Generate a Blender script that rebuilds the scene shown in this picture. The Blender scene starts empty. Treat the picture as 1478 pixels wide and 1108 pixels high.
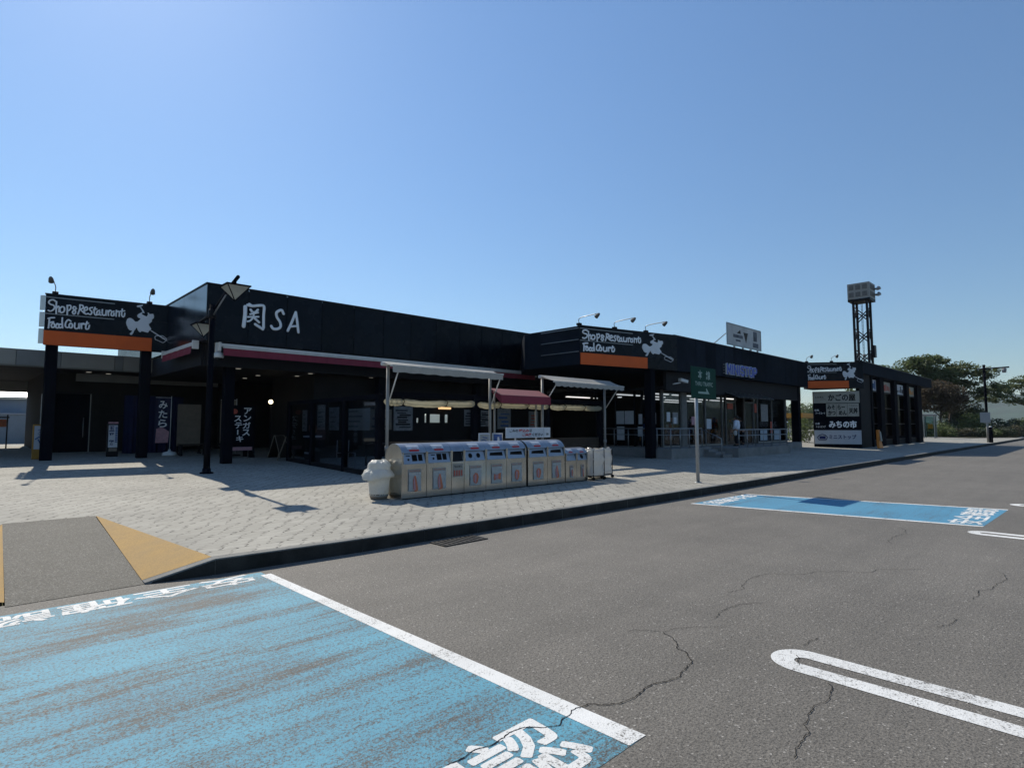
import bpy, bmesh, math, random
from mathutils import Vector, Matrix
R = math.radians
random.seed(7)
SC = bpy.context.scene
COL = SC.collection

# ------------------------------------------------------------------ camera, sky, sun, exposure
cam = bpy.data.cameras.new('camera')
cam.sensor_fit = 'HORIZONTAL'; cam.sensor_width = 36.0; cam.lens = 36.0 * 824 / 1478
cam.clip_start = 0.05; cam.clip_end = 12000
camo = bpy.data.objects.new('camera', cam); COL.objects.link(camo)
camo.location = (0, 0, 1.7)
camo.rotation_euler = (R(94.095), 0, R(45.85 - 90))
SC.camera = camo

SUN = Vector((0.12, 1.0, 0.906)).normalized()
SUN_EL = math.asin(SUN.z); SUN_AZ = math.atan2(SUN.x, SUN.y)
world = bpy.data.worlds.new('World'); SC.world = world
world.use_nodes = True
wn = world.node_tree; wn.nodes.clear()
wo = wn.nodes.new('ShaderNodeOutputWorld'); wb = wn.nodes.new('ShaderNodeBackground')
sky = wn.nodes.new('ShaderNodeTexSky'); sky.sky_type = 'NISHITA'; sky.sun_disc = False
sky.sun_elevation = SUN_EL; sky.sun_rotation = SUN_AZ
sky.altitude = 100; sky.air_density = 1.12; sky.dust_density = 0.16; sky.ozone_density = 5.6
wb.inputs['Strength'].default_value = 0.117
# the sky grows darker away from the sun side, towards the north behind the viewer
wtc = wn.nodes.new('ShaderNodeTexCoord'); wdot = wn.nodes.new('ShaderNodeVectorMath'); wdot.operation = 'DOT_PRODUCT'
wdot.inputs[1].default_value = (0.69, 0.69, 0.22)
wmr = wn.nodes.new('ShaderNodeMapRange'); wmr.interpolation_type = 'SMOOTHSTEP'
wmr.inputs[1].default_value = -0.15; wmr.inputs[2].default_value = 0.55; wmr.inputs[3].default_value = 0.95; wmr.inputs[4].default_value = 1.0
wmul = wn.nodes.new('ShaderNodeVectorMath'); wmul.operation = 'SCALE'
wtint = wn.nodes.new('ShaderNodeVectorMath'); wtint.operation = 'MULTIPLY'; wtint.inputs[1].default_value = (0.96, 1.01, 1.0)
wn.links.new(wtc.outputs['Generated'], wdot.inputs[0]); wn.links.new(wdot.outputs['Value'], wmr.inputs[0])
wn.links.new(sky.outputs[0], wmul.inputs[0])
wsep = wn.nodes.new('ShaderNodeSeparateXYZ'); wel = wn.nodes.new('ShaderNodeMapRange'); wk = wn.nodes.new('ShaderNodeMath'); wk.operation = 'MULTIPLY'
wel.inputs[1].default_value = 0.0; wel.inputs[2].default_value = 0.6; wel.inputs[3].default_value = 0.84; wel.inputs[4].default_value = 1.20
wn.links.new(wtc.outputs['Generated'], wsep.inputs[0]); wn.links.new(wsep.outputs['Z'], wel.inputs[0])
wn.links.new(wmr.outputs[0], wk.inputs[0]); wn.links.new(wel.outputs[0], wk.inputs[1]); wn.links.new(wk.outputs[0], wmul.inputs['Scale'])
wn.links.new(wmul.outputs[0], wtint.inputs[0]); wn.links.new(wtint.outputs[0], wb.inputs[0]); wn.links.new(wb.outputs[0], wo.inputs[0])

sl = bpy.data.lights.new('sun', 'SUN'); sl.energy = 5.0; sl.angle = R(0.53); sl.color = (1.0, 0.925, 0.79)
slo = bpy.data.objects.new('sun', sl); COL.objects.link(slo)
slo.rotation_euler = SUN.to_track_quat('Z', 'Y').to_euler(); slo.location = (0, 40, 60)

SC.view_settings.view_transform = 'Standard'; SC.view_settings.look = 'None'
SC.view_settings.exposure = 0.0; SC.view_settings.gamma = 1.0; SC.view_settings.use_curve_mapping = False

# ------------------------------------------------------------------ materials
M = {}
def nodes_of(name):
    m = bpy.data.materials.new(name); m.use_nodes = True
    nt = m.node_tree; nt.nodes.clear()
    out = nt.nodes.new('ShaderNodeOutputMaterial'); b = nt.nodes.new('ShaderNodeBsdfPrincipled')
    nt.links.new(b.outputs[0], out.inputs[0])
    return m, nt, b, out
def N(nt, t, **kw):
    n = nt.nodes.new(t)
    for k, v in kw.items(): setattr(n, k, v)
    return n
def sock(nt, s, v):
    if isinstance(v, bpy.types.NodeSocket): nt.links.new(v, s)
    else: s.default_value = v
def math_(nt, op, a, b=0.0, c=None, clamp=False):
    n = N(nt, 'ShaderNodeMath', operation=op, use_clamp=clamp); sock(nt, n.inputs[0], a); sock(nt, n.inputs[1], b)
    if c is not None: sock(nt, n.inputs[2], c)
    return n.outputs[0]
def rgb(c): return (c[0], c[1], c[2], 1.0)
def mixc(nt, f, a, b, blend='MIX'):
    n = N(nt, 'ShaderNodeMix', data_type='RGBA', blend_type=blend)
    sock(nt, n.inputs['Factor'], f)
    sock(nt, n.inputs[6], rgb(a) if isinstance(a, tuple) else a); sock(nt, n.inputs[7], rgb(b) if isinstance(b, tuple) else b)
    return n.outputs[2]
def coords(nt, scale=(1, 1, 1), rotz=0.0):
    tc = N(nt, 'ShaderNodeNewGeometry'); mp = N(nt, 'ShaderNodeMapping')
    mp.inputs['Scale'].default_value = scale; mp.inputs['Rotation'].default_value = (0, 0, rotz)
    nt.links.new(tc.outputs['Position'], mp.inputs[0]); return mp.outputs[0]
def noise(nt, vec, scale, detail=4.0, rough=0.55, dist=0.0):
    n = N(nt, 'ShaderNodeTexNoise'); nt.links.new(vec, n.inputs['Vector'])
    n.inputs['Scale'].default_value = scale; n.inputs['Detail'].default_value = detail
    n.inputs['Roughness'].default_value = rough; n.inputs['Distortion'].default_value = dist
    return n.outputs[0]
def ramp(nt, fac, lo, hi):
    n = N(nt, 'ShaderNodeMapRange', clamp=True); sock(nt, n.inputs[0], fac)
    n.inputs[1].default_value = lo; n.inputs[2].default_value = hi
    return n.outputs[0]
def bump(nt, b, h, strength=0.3, dist=0.01):
    n = N(nt, 'ShaderNodeBump'); n.inputs['Strength'].default_value = strength; n.inputs['Distance'].default_value = dist
    sock(nt, n.inputs['Height'], h); nt.links.new(n.outputs[0], b.inputs['Normal'])
def mat(name, col, rough=0.6, metal=0.0, var=0.12, scale=3.0, fine=0.0, bumpy=0.0, spec=0.22, emit=None, estr=1.0, coat=0.0):
    m, nt, b, out = nodes_of(name)
    v = coords(nt)
    n1 = noise(nt, v, scale, 5)
    f = ramp(nt, n1, 0.3, 0.7)
    lo = tuple(c * (1 - var) for c in col); hi = tuple(min(1, c * (1 + var)) for c in col)
    c = mixc(nt, f, lo, hi)
    if fine:
        n2 = noise(nt, v, scale * 25, 3)
        c = mixc(nt, ramp(nt, n2, 0.35, 0.65), mixc(nt, fine, c, (0.0, 0.0, 0.0)), c)
    sock(nt, b.inputs['Base Color'], c)
    rr = math_(nt, 'MULTIPLY_ADD', n1, 0.2, rough - 0.1, clamp=True)
    sock(nt, b.inputs['Roughness'], rr)
    b.inputs['Metallic'].default_value = metal; b.inputs['Specular IOR Level'].default_value = spec
    b.inputs['Coat Weight'].default_value = coat
    if bumpy: bump(nt, b, noise(nt, v, scale * 12, 4), bumpy, 0.01)
    if emit:
        b.inputs['Emission Color'].default_value = rgb(emit); b.inputs['Emission Strength'].default_value = estr
    M[name] = m; return m

mat('navy panel', (0.0042, 0.0072, 0.0125), 0.27, 0.0, 0.25, 1.2, bumpy=0.03, spec=0.10)
mat('navy panel gloss', (0.006, 0.010, 0.017), 0.20, 0.0, 0.25, 1.2, bumpy=0.03, spec=1.0)  # copy of the same panels, lighter and glossier to brighten the side face
mat('navy matte', (0.014, 0.0185, 0.026), 0.8, 0.0, 0.25, 1.2, spec=0.02)
mat('dark steel', (0.008, 0.009, 0.012), 0.45, 0.0, 0.2, 4, spec=0.1)
mat('black column', (0.006, 0.007, 0.011), 0.75, 0.0, 0.2, 3, spec=0.02)
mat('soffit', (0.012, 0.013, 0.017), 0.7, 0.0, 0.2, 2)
mat('dark wall', (0.014, 0.013, 0.013), 0.85, 0.0, 0.35, 2)
mat('dark wood', (0.028, 0.020, 0.015), 0.55, 0.0, 0.35, 6, bumpy=0.1)
mat('orange panel', (0.62, 0.105, 0.018), 0.5, 0.0, 0.08, 2)
mat('sign white', (0.62, 0.65, 0.68), 0.55, 0.0, 0.06, 3)
mat('trim grey', (0.26, 0.27, 0.28), 0.35, 0.6, 0.1, 5)
mat('light aluminium', (0.55, 0.56, 0.55), 0.35, 0.8, 0.06, 4)
mat('galvanised', (0.33, 0.35, 0.37), 0.45, 0.55, 0.12, 14)
mat('pole grey', (0.27, 0.265, 0.25), 0.5, 0.2, 0.12, 8)
mat('railing steel', (0.30, 0.31, 0.32), 0.35, 0.7, 0.1, 8)
mat('concrete', (0.21, 0.21, 0.205), 0.85, 0.0, 0.22, 1.6, fine=0.12, bumpy=0.15)
mat('canopy concrete', (0.20, 0.205, 0.20), 0.8, 0.0, 0.15, 1.2, bumpy=0.05)
mat('canopy panel warm', (0.30, 0.29, 0.26), 0.75, 0.0, 0.12, 1.0)
mat('kerb stone', (0.21, 0.21, 0.20), 0.85, 0.0, 0.3, 2.5, fine=0.25, bumpy=0.2)
mat('kerb stain and shade', (0.035, 0.034, 0.031), 0.9, 0.0, 0.45, 3.5, fine=0.3, bumpy=0.25)  # stained kerb front, darkened further by shade put into the colour
mat('louvre grey', (0.13, 0.13, 0.125), 0.6, 0.0, 0.2, 5)
mat('billboard face', (0.50, 0.50, 0.49), 0.7, 0.0, 0.18, 1.4)
mat('billboard print', (0.12, 0.13, 0.15), 0.7, 0.0, 0.5, 3)
mat('dark wood brown', (0.16, 0.075, 0.04), 0.6, 0.0, 0.3, 6)
mat('burgundy fabric', (0.21, 0.035, 0.055), 0.8, 0.0, 0.12, 4, bumpy=0.05)
mat('white casing', (0.62, 0.60, 0.56), 0.5, 0.0, 0.08, 4)
mat('white canvas', (0.48, 0.475, 0.44), 0.8, 0.0, 0.14, 5, bumpy=0.08)
mat('navy cloth', (0.008, 0.012, 0.045), 0.9, 0.0, 0.15, 4)
mat('white paper', (0.55, 0.57, 0.60), 0.7, 0.0, 0.08, 8)
mat('poster grey', (0.22, 0.22, 0.22), 0.7, 0.0, 0.25, 9)
mat('beige screen', (0.20, 0.165, 0.13), 0.8, 0.0, 0.15, 5)
mat('lettering white', (0.80, 0.82, 0.84), 0.6, 0.0, 0.05, 5)
mat('lettering black', (0.012, 0.012, 0.012), 0.6, 0.0, 0.1, 5)
mat('lettering navy', (0.012, 0.02, 0.10), 0.6, 0.0, 0.1, 5)
mat('lettering blue', (0.035, 0.07, 0.40), 0.4, 0.0, 0.08, 5)
mat('lettering red', (0.50, 0.03, 0.03), 0.6, 0.0, 0.1, 5)
mat('lettering white shaded', (0.26, 0.36, 0.33), 0.6, 0.0, 0.1, 5)  # white sign lettering, its dimness in shade put into the colour
mat('cream panel', (0.36, 0.35, 0.30), 0.6, 0.0, 0.06, 3)
mat('pale panel', (0.42, 0.45, 0.50), 0.5, 0.0, 0.05, 3)
mat('sign green', (0.006, 0.046, 0.034), 0.6, 0.0, 0.1, 6, spec=0.08)
mat('amber plastic', (0.33, 0.17, 0.03), 0.5, 0.0, 0.15, 6)
mat('orange plastic', (0.62, 0.20, 0.03), 0.5, 0.0, 0.15, 6)
mat('print blue', (0.05, 0.10, 0.25), 0.6, 0.0, 0.3, 12)
mat('print red', (0.42, 0.09, 0.06), 0.6, 0.0, 0.3, 12)
mat('print orange', (0.55, 0.17, 0.09), 0.5, 0.0, 0.2, 14)
mat('print pink', (0.45, 0.25, 0.28), 0.6, 0.0, 0.2, 10)
mat('black rubber', (0.012, 0.012, 0.012), 0.7, 0.0, 0.2, 8)
mat('black hole', (0.004, 0.004, 0.004), 0.9, 0.0, 0.1, 5)
mat('bin panel sky tint', (0.30, 0.34, 0.40), 0.32, 0.55, 0.08, 6)  # steel bin panel with a bluish sky reflection put into its colour
mat('white plastic', (0.62, 0.63, 0.62), 0.4, 0.0, 0.06, 5)
mat('iron grate', (0.05, 0.048, 0.045), 0.6, 0.5, 0.3, 15)
mat('yellow paint', (0.41, 0.255, 0.085), 0.8, 0.0, 0.16, 2.5, fine=0.25, bumpy=0.15)
mat('crack', (0.014, 0.013, 0.012), 0.9, 0.0, 0.3, 20)
mat('pale blue wall', (0.30, 0.36, 0.42), 0.6, 0.0, 0.08, 2)
mat('vehicle white', (0.72, 0.73, 0.74), 0.25, 0.0, 0.04, 2, coat=0.5)
mat('car glass', (0.012, 0.014, 0.016), 0.08, 0.0, 0.1, 2)
mat('tyre', (0.015, 0.015, 0.015), 0.85, 0.0, 0.2, 10)
mat('forecourt orange', (0.60, 0.24, 0.03), 0.5, 0.0, 0.08, 2)
mat('skin', (0.36, 0.22, 0.16), 0.55, 0.0, 0.08, 10)
mat('hair black', (0.010, 0.009, 0.008), 0.5, 0.0, 0.2, 30)
mat('shirt pale blue', (0.66, 0.71, 0.80), 0.85, 0.0, 0.08, 10)
mat('trousers black', (0.014, 0.015, 0.020), 0.85, 0.0, 0.2, 10)
mat('jacket black', (0.011, 0.011, 0.013), 0.85, 0.0, 0.2, 10)
mat('bark', (0.075, 0.06, 0.048), 0.9, 0.0, 0.35, 6, bumpy=0.4)
mat('hill forest', (0.045, 0.075, 0.055), 0.95, 0.0, 0.35, 0.012)
mat('bed earth', (0.09, 0.085, 0.05), 0.95, 0.0, 0.4, 1.2, fine=0.3)
mat('far ground', (0.10, 0.11, 0.06), 0.95, 0.0, 0.35, 0.05)
mat('tile roof', (0.10, 0.12, 0.15), 0.6, 0.0, 0.15, 2)
mat('lamp glow', (0.9, 0.8, 0.55), 0.5, 0.0, 0.02, 3, emit=(1.0, 0.83, 0.5), estr=4.0)
mat('tube light', (0.9, 0.9, 0.9), 0.5, 0.0, 0.02, 3, emit=(1.0, 0.97, 0.92), estr=1.1)
mat('warm lamp', (0.9, 0.6, 0.3), 0.5, 0.0, 0.02, 3, emit=(1.0, 0.62, 0.28), estr=1.0)
mat('dim downlight', (0.8, 0.8, 0.75), 0.5, 0.0, 0.02, 3, emit=(1.0, 0.9, 0.75), estr=0.22)

# stainless steel with a vertical brushed grain
m, nt, b, out = nodes_of('stainless'); v = coords(nt, (60, 60, 1.5)); n1 = noise(nt, v, 3, 4)
v2 = coords(nt); n2 = noise(nt, v2, 2.2, 4)
sock(nt, b.inputs['Base Color'], mixc(nt, ramp(nt, n2, 0.3, 0.7), (0.36, 0.35, 0.32), (0.50, 0.49, 0.46)))
sock(nt, b.inputs['Roughness'], math_(nt, 'MULTIPLY_ADD', n1, 0.18, 0.10)); b.inputs['Metallic'].default_value = 0.96
bump(nt, b, n1, 0.04, 0.002); M['stainless'] = m
for nm_ in ('navy panel', 'navy panel gloss', 'navy matte'):
    m = M[nm_]; nt = m.node_tree; b = [q for q in nt.nodes if q.type == 'BSDF_PRINCIPLED'][0]
    src = b.inputs['Base Color'].links[0].from_socket; gi = N(nt, 'ShaderNodeNewGeometry')
    kk = math_(nt, 'MULTIPLY_ADD', gi.outputs['Random Per Island'], 0.55, 0.72); cc_ = N(nt, 'ShaderNodeVectorMath', operation='SCALE')
    nt.links.new(src, cc_.inputs[0]); nt.links.new(kk, cc_.inputs['Scale']); nt.links.new(cc_.outputs[0], b.inputs['Base Color'])
m, nt, b, out = nodes_of('hood steel'); v2 = coords(nt); n2 = noise(nt, v2, 4, 4)
sock(nt, b.inputs['Base Color'], mixc(nt, ramp(nt, n2, 0.3, 0.7), (0.27, 0.29, 0.32), (0.38, 0.40, 0.43)))
sock(nt, b.inputs['Roughness'], math_(nt, 'MULTIPLY_ADD', n2, 0.15, 0.30)); b.inputs['Metallic'].default_value = 0.75; M['hood steel'] = m

# worn asphalt: aggregate speckle, broad stains, faint tyre streaks
def asphalt_nodes(nt, bright=1.0, speck=0.982):
    v = coords(nt)
    vo = N(nt, 'ShaderNodeTexVoronoi'); vo.inputs['Scale'].default_value = 95; nt.links.new(v, vo.inputs['Vector'])
    sp = N(nt, 'ShaderNodeSeparateColor'); nt.links.new(vo.outputs['Color'], sp.inputs[0])
    fine = noise(nt, v, 60, 4, 0.7)
    mid = noise(nt, v, 1.1, 6, 0.6); big = noise(nt, v, 0.17, 4, 0.5)
    st = noise(nt, coords(nt, (0.22, 2.6, 1), R(7)), 1.0, 5, 0.6)
    c = mixc(nt, ramp(nt, sp.outputs[0], 0.0, 1.0), (0.128 * bright, 0.117 * bright, 0.101 * bright), (0.205 * bright, 0.188 * bright, 0.163 * bright))
    c = mixc(nt, ramp(nt, fine, 0.36, 0.52), (0.055 * bright, 0.050 * bright, 0.044 * bright), c)
    c = mixc(nt, ramp(nt, sp.outputs[1], speck, speck + 0.008), c, (0.34, 0.32, 0.29))
    k = math_(nt, 'MULTIPLY_ADD', ramp(nt, mid, 0.25, 0.75), 0.22, 0.86)
    k = math_(nt, 'MULTIPLY', k, math_(nt, 'MULTIPLY_ADD', ramp(nt, big, 0.3, 0.7), 0.26, 0.86))
    k = math_(nt, 'MULTIPLY', k, math_(nt, 'MULTIPLY_ADD', ramp(nt, st, 0.3, 0.7), 0.14, 0.93))
    oil = ramp(nt, noise(nt, coords(nt, (0.5, 0.8, 1), R(20)), 0.55, 3, 0.5, 0.4), 0.66, 0.76)
    k = math_(nt, 'MULTIPLY', k, math_(nt, 'MULTIPLY_ADD', oil, -0.28, 1.0))
    mm = N(nt, 'ShaderNodeMix', data_type='RGBA', blend_type='MULTIPLY'); mm.inputs['Factor'].default_value = 1.0
    nt.links.new(c, mm.inputs[6])
    cc = N(nt, 'ShaderNodeCombineColor'); [nt.links.new(k, cc.inputs[i]) for i in range(3)]
    nt.links.new(cc.outputs[0], mm.inputs[7])
    h = math_(nt, 'ADD', math_(nt, 'MULTIPLY', vo.outputs['Distance'], 0.8), fine)
    return mm.outputs[2], h, v
m, nt, b, out = nodes_of('asphalt'); c, h, v = asphalt_nodes(nt); sock(nt, b.inputs['Base Color'], c)
b.inputs['Roughness'].default_value = 0.82; bump(nt, b, h, 0.55, 0.006); M['asphalt'] = m
m, nt, b, out = nodes_of('ramp asphalt'); c, h, v = asphalt_nodes(nt, 1.15, 0.90)
sock(nt, b.inputs['Base Color'], mixc(nt, 0.42, c, (0.050, 0.050, 0.034))); b.inputs['Roughness'].default_value = 0.85; bump(nt, b, h, 0.7, 0.008); M['ramp asphalt'] = m

# worn road paint: speckled wear in the streak direction of the tyres
def paint(name, col, col2, wear, streak, pits=0.0):
    m, nt, b, out = nodes_of(name); a, h, v = asphalt_nodes(nt, 0.85)
    st = noise(nt, coords(nt, (0.26, 4.2, 1), R(9)), 1.0, 7, 0.66, 0.2)
    st2 = noise(nt, coords(nt, (0.5, 16.0, 1), R(8)), 1.0, 5, 0.7, 0.3)
    patch = noise(nt, coords(nt, (0.7, 1.5, 1), R(9)), 0.9, 5, 0.65)
    sp = noise(nt, v, 75, 4, 0.72); sp2 = noise(nt, v, 22, 4, 0.7)
    lvl = math_(nt, 'ADD', math_(nt, 'MULTIPLY', st, streak), math_(nt, 'MULTIPLY', patch, streak * 0.7))
    lvl = math_(nt, 'ADD', lvl, math_(nt, 'MULTIPLY', st2, streak * 0.45))
    lvl = math_(nt, 'ADD', lvl, math_(nt, 'ADD', math_(nt, 'MULTIPLY', sp, 0.85), math_(nt, 'MULTIPLY', sp2, 0.4)))
    tot = streak * 2.15 + 1.25
    f = ramp(nt, math_(nt, 'MULTIPLY', lvl, 1.0 / tot), wear - 0.03, wear + 0.035)
    pc = mixc(nt, ramp(nt, patch, 0.32, 0.66), col2, col)
    if pits:
        pit = ramp(nt, noise(nt, v, 44, 4, 0.8), 0.40, 0.49)
        f = math_(nt, 'MULTIPLY', f, math_(nt, 'MULTIPLY_ADD', pit, pits, 1.0 - pits))
        a = mixc(nt, 0.45, a, (0.020, 0.022, 0.022))
    sock(nt, b.inputs['Base Color'], mixc(nt, f, a, pc))
    b.inputs['Roughness'].default_value = 0.75; bump(nt, b, h, 0.35, 0.005); M[name] = m
paint('blue road paint', (0.090, 0.325, 0.44), (0.070, 0.245, 0.345), 0.477, 0.85, 0.78)
paint('blue road paint fresh', (0.075, 0.27, 0.42), (0.065, 0.235, 0.37), 0.440, 0.45, 0.35)
paint('white road paint', (0.74, 0.74, 0.72), (0.62, 0.62, 0.60), 0.445, 0.38)

# interlocking concrete pavers with wavy joints
m, nt, b, out = nodes_of('pavers')
geo = N(nt, 'ShaderNodeNewGeometry'); sx = N(nt, 'ShaderNodeSeparateXYZ'); nt.links.new(geo.outputs['Position'], sx.inputs[0])
X, Y = sx.outputs[0], sx.outputs[1]
wob = noise(nt, geo.outputs['Position'], 1.3, 3)
PW, PH = 0.29, 0.165
wob2 = noise(nt, geo.outputs['Position'], 6.5, 3)
y2 = math_(nt, 'ADD', Y, math_(nt, 'MULTIPLY', math_(nt, 'SINE', math_(nt, 'MULTIPLY', X, 2 * math.pi / PW)), 0.020))
y2 = math_(nt, 'ADD', y2, math_(nt, 'MULTIPLY', wob, 0.09))
x2 = math_(nt, 'ADD', X, math_(nt, 'MULTIPLY', math_(nt, 'SINE', math_(nt, 'MULTIPLY', y2, 2 * math.pi / PH)), 0.042))
x2 = math_(nt, 'ADD', math_(nt, 'ADD', x2, math_(nt, 'MULTIPLY', wob, 0.10)), math_(nt, 'MULTIPLY', wob2, 0.11))
row = math_(nt, 'FLOOR', math_(nt, 'DIVIDE', y2, PH))
fy = math_(nt, 'ABSOLUTE', math_(nt, 'SUBTRACT', math_(nt, 'FRACT', math_(nt, 'DIVIDE', y2, PH)), 0.5))       # 0.5 at the row joint
rwn = N(nt, 'ShaderNodeTexWhiteNoise', noise_dimensions='1D'); nt.links.new(row, rwn.inputs['W'])
xs_ = math_(nt, 'ADD', math_(nt, 'ADD', math_(nt, 'DIVIDE', x2, PW), math_(nt, 'MULTIPLY', math_(nt, 'MODULO', row, 2.0), 0.5)), math_(nt, 'MULTIPLY', rwn.outputs['Value'], 0.32))
xs_ = math_(nt, 'ADD', xs_, math_(nt, 'MULTIPLY', noise(nt, geo.outputs['Position'], 2.6, 2), 0.55))
fx = math_(nt, 'ABSOLUTE', math_(nt, 'SUBTRACT', math_(nt, 'FRACT', xs_), 0.5))
cj = ramp(nt, fx, 0.438, 0.472); rj = ramp(nt, fy, 0.435, 0.480)
cid = N(nt, 'ShaderNodeCombineXYZ'); nt.links.new(math_(nt, 'FLOOR', xs_), cid.inputs[0]); nt.links.new(row, cid.inputs[1])
wn_ = N(nt, 'ShaderNodeTexWhiteNoise', noise_dimensions='2D'); nt.links.new(cid.outputs[0], wn_.inputs['Vector'])
base_c = mixc(nt, wn_.outputs['Value'], (0.312, 0.300, 0.262), (0.375, 0.361, 0.318))
P_ = geo.outputs['Position']
stain = noise(nt, P_, 0.45, 6, 0.62); fine = noise(nt, P_, 45, 4, 0.7)
jm = ramp(nt, noise(nt, P_, 4.2, 4, 0.7), 0.42, 0.56)
c = mixc(nt, ramp(nt, stain, 0.3, 0.72), (0.74, 0.735, 0.73), (1.06, 1.05, 1.03))
mm = N(nt, 'ShaderNodeMix', data_type='RGBA', blend_type='MULTIPLY'); mm.inputs['Factor'].default_value = 1.0
nt.links.new(base_c, mm.inputs[6]); nt.links.new(c, mm.inputs[7])
jf = math_(nt, 'MAXIMUM', math_(nt, 'MULTIPLY', cj, math_(nt, 'MULTIPLY_ADD', jm, 0.72, 0.28)), math_(nt, 'MULTIPLY', rj, math_(nt, 'MULTIPLY_ADD', jm, 0.36, 0.08)))
cc = mixc(nt, jf, mm.outputs[2], (0.030, 0.027, 0.024))
cc = mixc(nt, ramp(nt, fine, 0.30, 0.5), mixc(nt, 0.22, cc, (0.1, 0.095, 0.09)), cc)
sock(nt, b.inputs['Base Color'], cc); b.inputs['Roughness'].default_value = 0.85
bump(nt, b, math_(nt, 'SUBTRACT', math_(nt, 'MULTIPLY', fine, 0.15), jf), 0.4, 0.01); M['pavers'] = m

def glass(name, tint, rough=0.03, through=0.6, gloss=0.06):
    m, nt, b, out = nodes_of(name); nt.nodes.remove(b)
    tr = N(nt, 'ShaderNodeBsdfTransparent'); tr.inputs[0].default_value = rgb(tuple(t * through for t in tint))
    gl = N(nt, 'ShaderNodeBsdfGlossy'); gl.inputs['Roughness'].default_value = rough
    fr = N(nt, 'ShaderNodeFresnel'); fr.inputs['IOR'].default_value = 1.5
    vv = coords(nt); nn = noise(nt, vv, 1.5, 3)
    f = math_(nt, 'MULTIPLY', math_(nt, 'ADD', fr.outputs[0], math_(nt, 'MULTIPLY', nn, gloss * 0.5)), 0.16)
    mx = N(nt, 'ShaderNodeMixShader'); nt.links.new(f, mx.inputs[0]); nt.links.new(tr.outputs[0], mx.inputs[1]); nt.links.new(gl.outputs[0], mx.inputs[2])
    nt.links.new(mx.outputs[0], out.inputs[0]); M[name] = m
glass('window glass', (0.9, 0.95, 1.0), 0.03, 0.75)
glass('dark glass', (0.75, 0.85, 1.0), 0.05, 0.22)
glass('booth glass', (0.9, 1.0, 1.0), 0.03, 0.8)

def translucent(name, col, rough, trans, amt, bumpy=0.0, scale=14, clear=0.0):
    m, nt, b, out = nodes_of(name)
    v = coords(nt); n1 = noise(nt, v, scale, 5, 0.6, 0.4)
    sock(nt, b.inputs['Base Color'], mixc(nt, ramp(nt, n1, 0.3, 0.7), tuple(c * 0.82 for c in col), col))
    b.inputs['Roughness'].default_value = rough
    if bumpy: bump(nt, b, n1, bumpy, 0.03)
    tl = N(nt, 'ShaderNodeBsdfTranslucent'); tl.inputs[0].default_value = rgb(trans)
    mx = N(nt, 'ShaderNodeMixShader'); mx.inputs[0].default_value = amt
    nt.links.new(b.outputs[0], mx.inputs[1]); nt.links.new(tl.outputs[0], mx.inputs[2])
    last = mx.outputs[0]
    if clear:
        tp = N(nt, 'ShaderNodeBsdfTransparent'); m2 = N(nt, 'ShaderNodeMixShader'); m2.inputs[0].default_value = clear
        nt.links.new(last, m2.inputs[1]); nt.links.new(tp.outputs[0], m2.inputs[2]); last = m2.outputs[0]
    nt.links.new(last, out.inputs[0]); M[name] = m
translucent('vinyl roll', (0.50, 0.48, 0.40), 0.15, (0.72, 0.68, 0.50), 0.6, 1.0, 9, 0.28)
translucent('white bag', (0.72, 0.73, 0.71), 0.3, (0.75, 0.76, 0.72), 0.4, 1.0, 16)
translucent('clear bag', (0.55, 0.57, 0.58), 0.18, (0.6, 0.62, 0.62), 0.3, 1.0, 10, 0.25)
translucent('lantern glass', (0.80, 0.81, 0.76), 0.25, (0.85, 0.86, 0.78), 0.65)
translucent('awning canvas', (0.52, 0.51, 0.47), 0.8, (0.5, 0.48, 0.42), 0.35, 0.1)
translucent('red canvas sunlit', (0.33, 0.12, 0.13), 0.8, (0.3, 0.08, 0.08), 0.25, 0.1)  # small awning's top, sunlit pink tone put into the cloth colour
translucent('banner dark', (0.014, 0.016, 0.05), 0.8, (0.03, 0.03, 0.1), 0.15)

def leafmat(name, a, c, tr):
    m, nt, b, out = nodes_of(name); v = coords(nt)
    oi = N(nt, 'ShaderNodeNewGeometry')
    n1 = noise(nt, v, 0.35, 3); f = math_(nt, 'MULTIPLY_ADD', oi.outputs['Random Per Island'], 0.6, math_(nt, 'MULTIPLY', n1, 0.4))
    col = mixc(nt, f, a, c); sock(nt, b.inputs['Base Color'], col); b.inputs['Roughness'].default_value = 0.6
    tl = N(nt, 'ShaderNodeBsdfTranslucent'); nt.links.new(col, tl.inputs[0]); mx = N(nt, 'ShaderNodeMixShader'); mx.inputs[0].default_value = tr
    nt.links.new(b.outputs[0], mx.inputs[1]); nt.links.new(tl.outputs[0], mx.inputs[2]); nt.links.new(mx.outputs[0], out.inputs[0]); M[name] = m
leafmat('leaf green', (0.060, 0.090, 0.036), (0.150, 0.190, 0.075), 0.5)
leafmat('leaf olive', (0.070, 0.098, 0.040), (0.170, 0.195, 0.085), 0.5)
leafmat('leaf brown', (0.055, 0.042, 0.028), (0.130, 0.100, 0.064), 0.45)
leafmat('leaf dark', (0.020, 0.034, 0.018), (0.055, 0.075, 0.036), 0.25)
leafmat('leaf hedge', (0.045, 0.072, 0.025), (0.130, 0.160, 0.055), 0.45)
leafmat('leaf dry hedge', (0.055, 0.052, 0.028), (0.12, 0.11, 0.06), 0.3)

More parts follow.
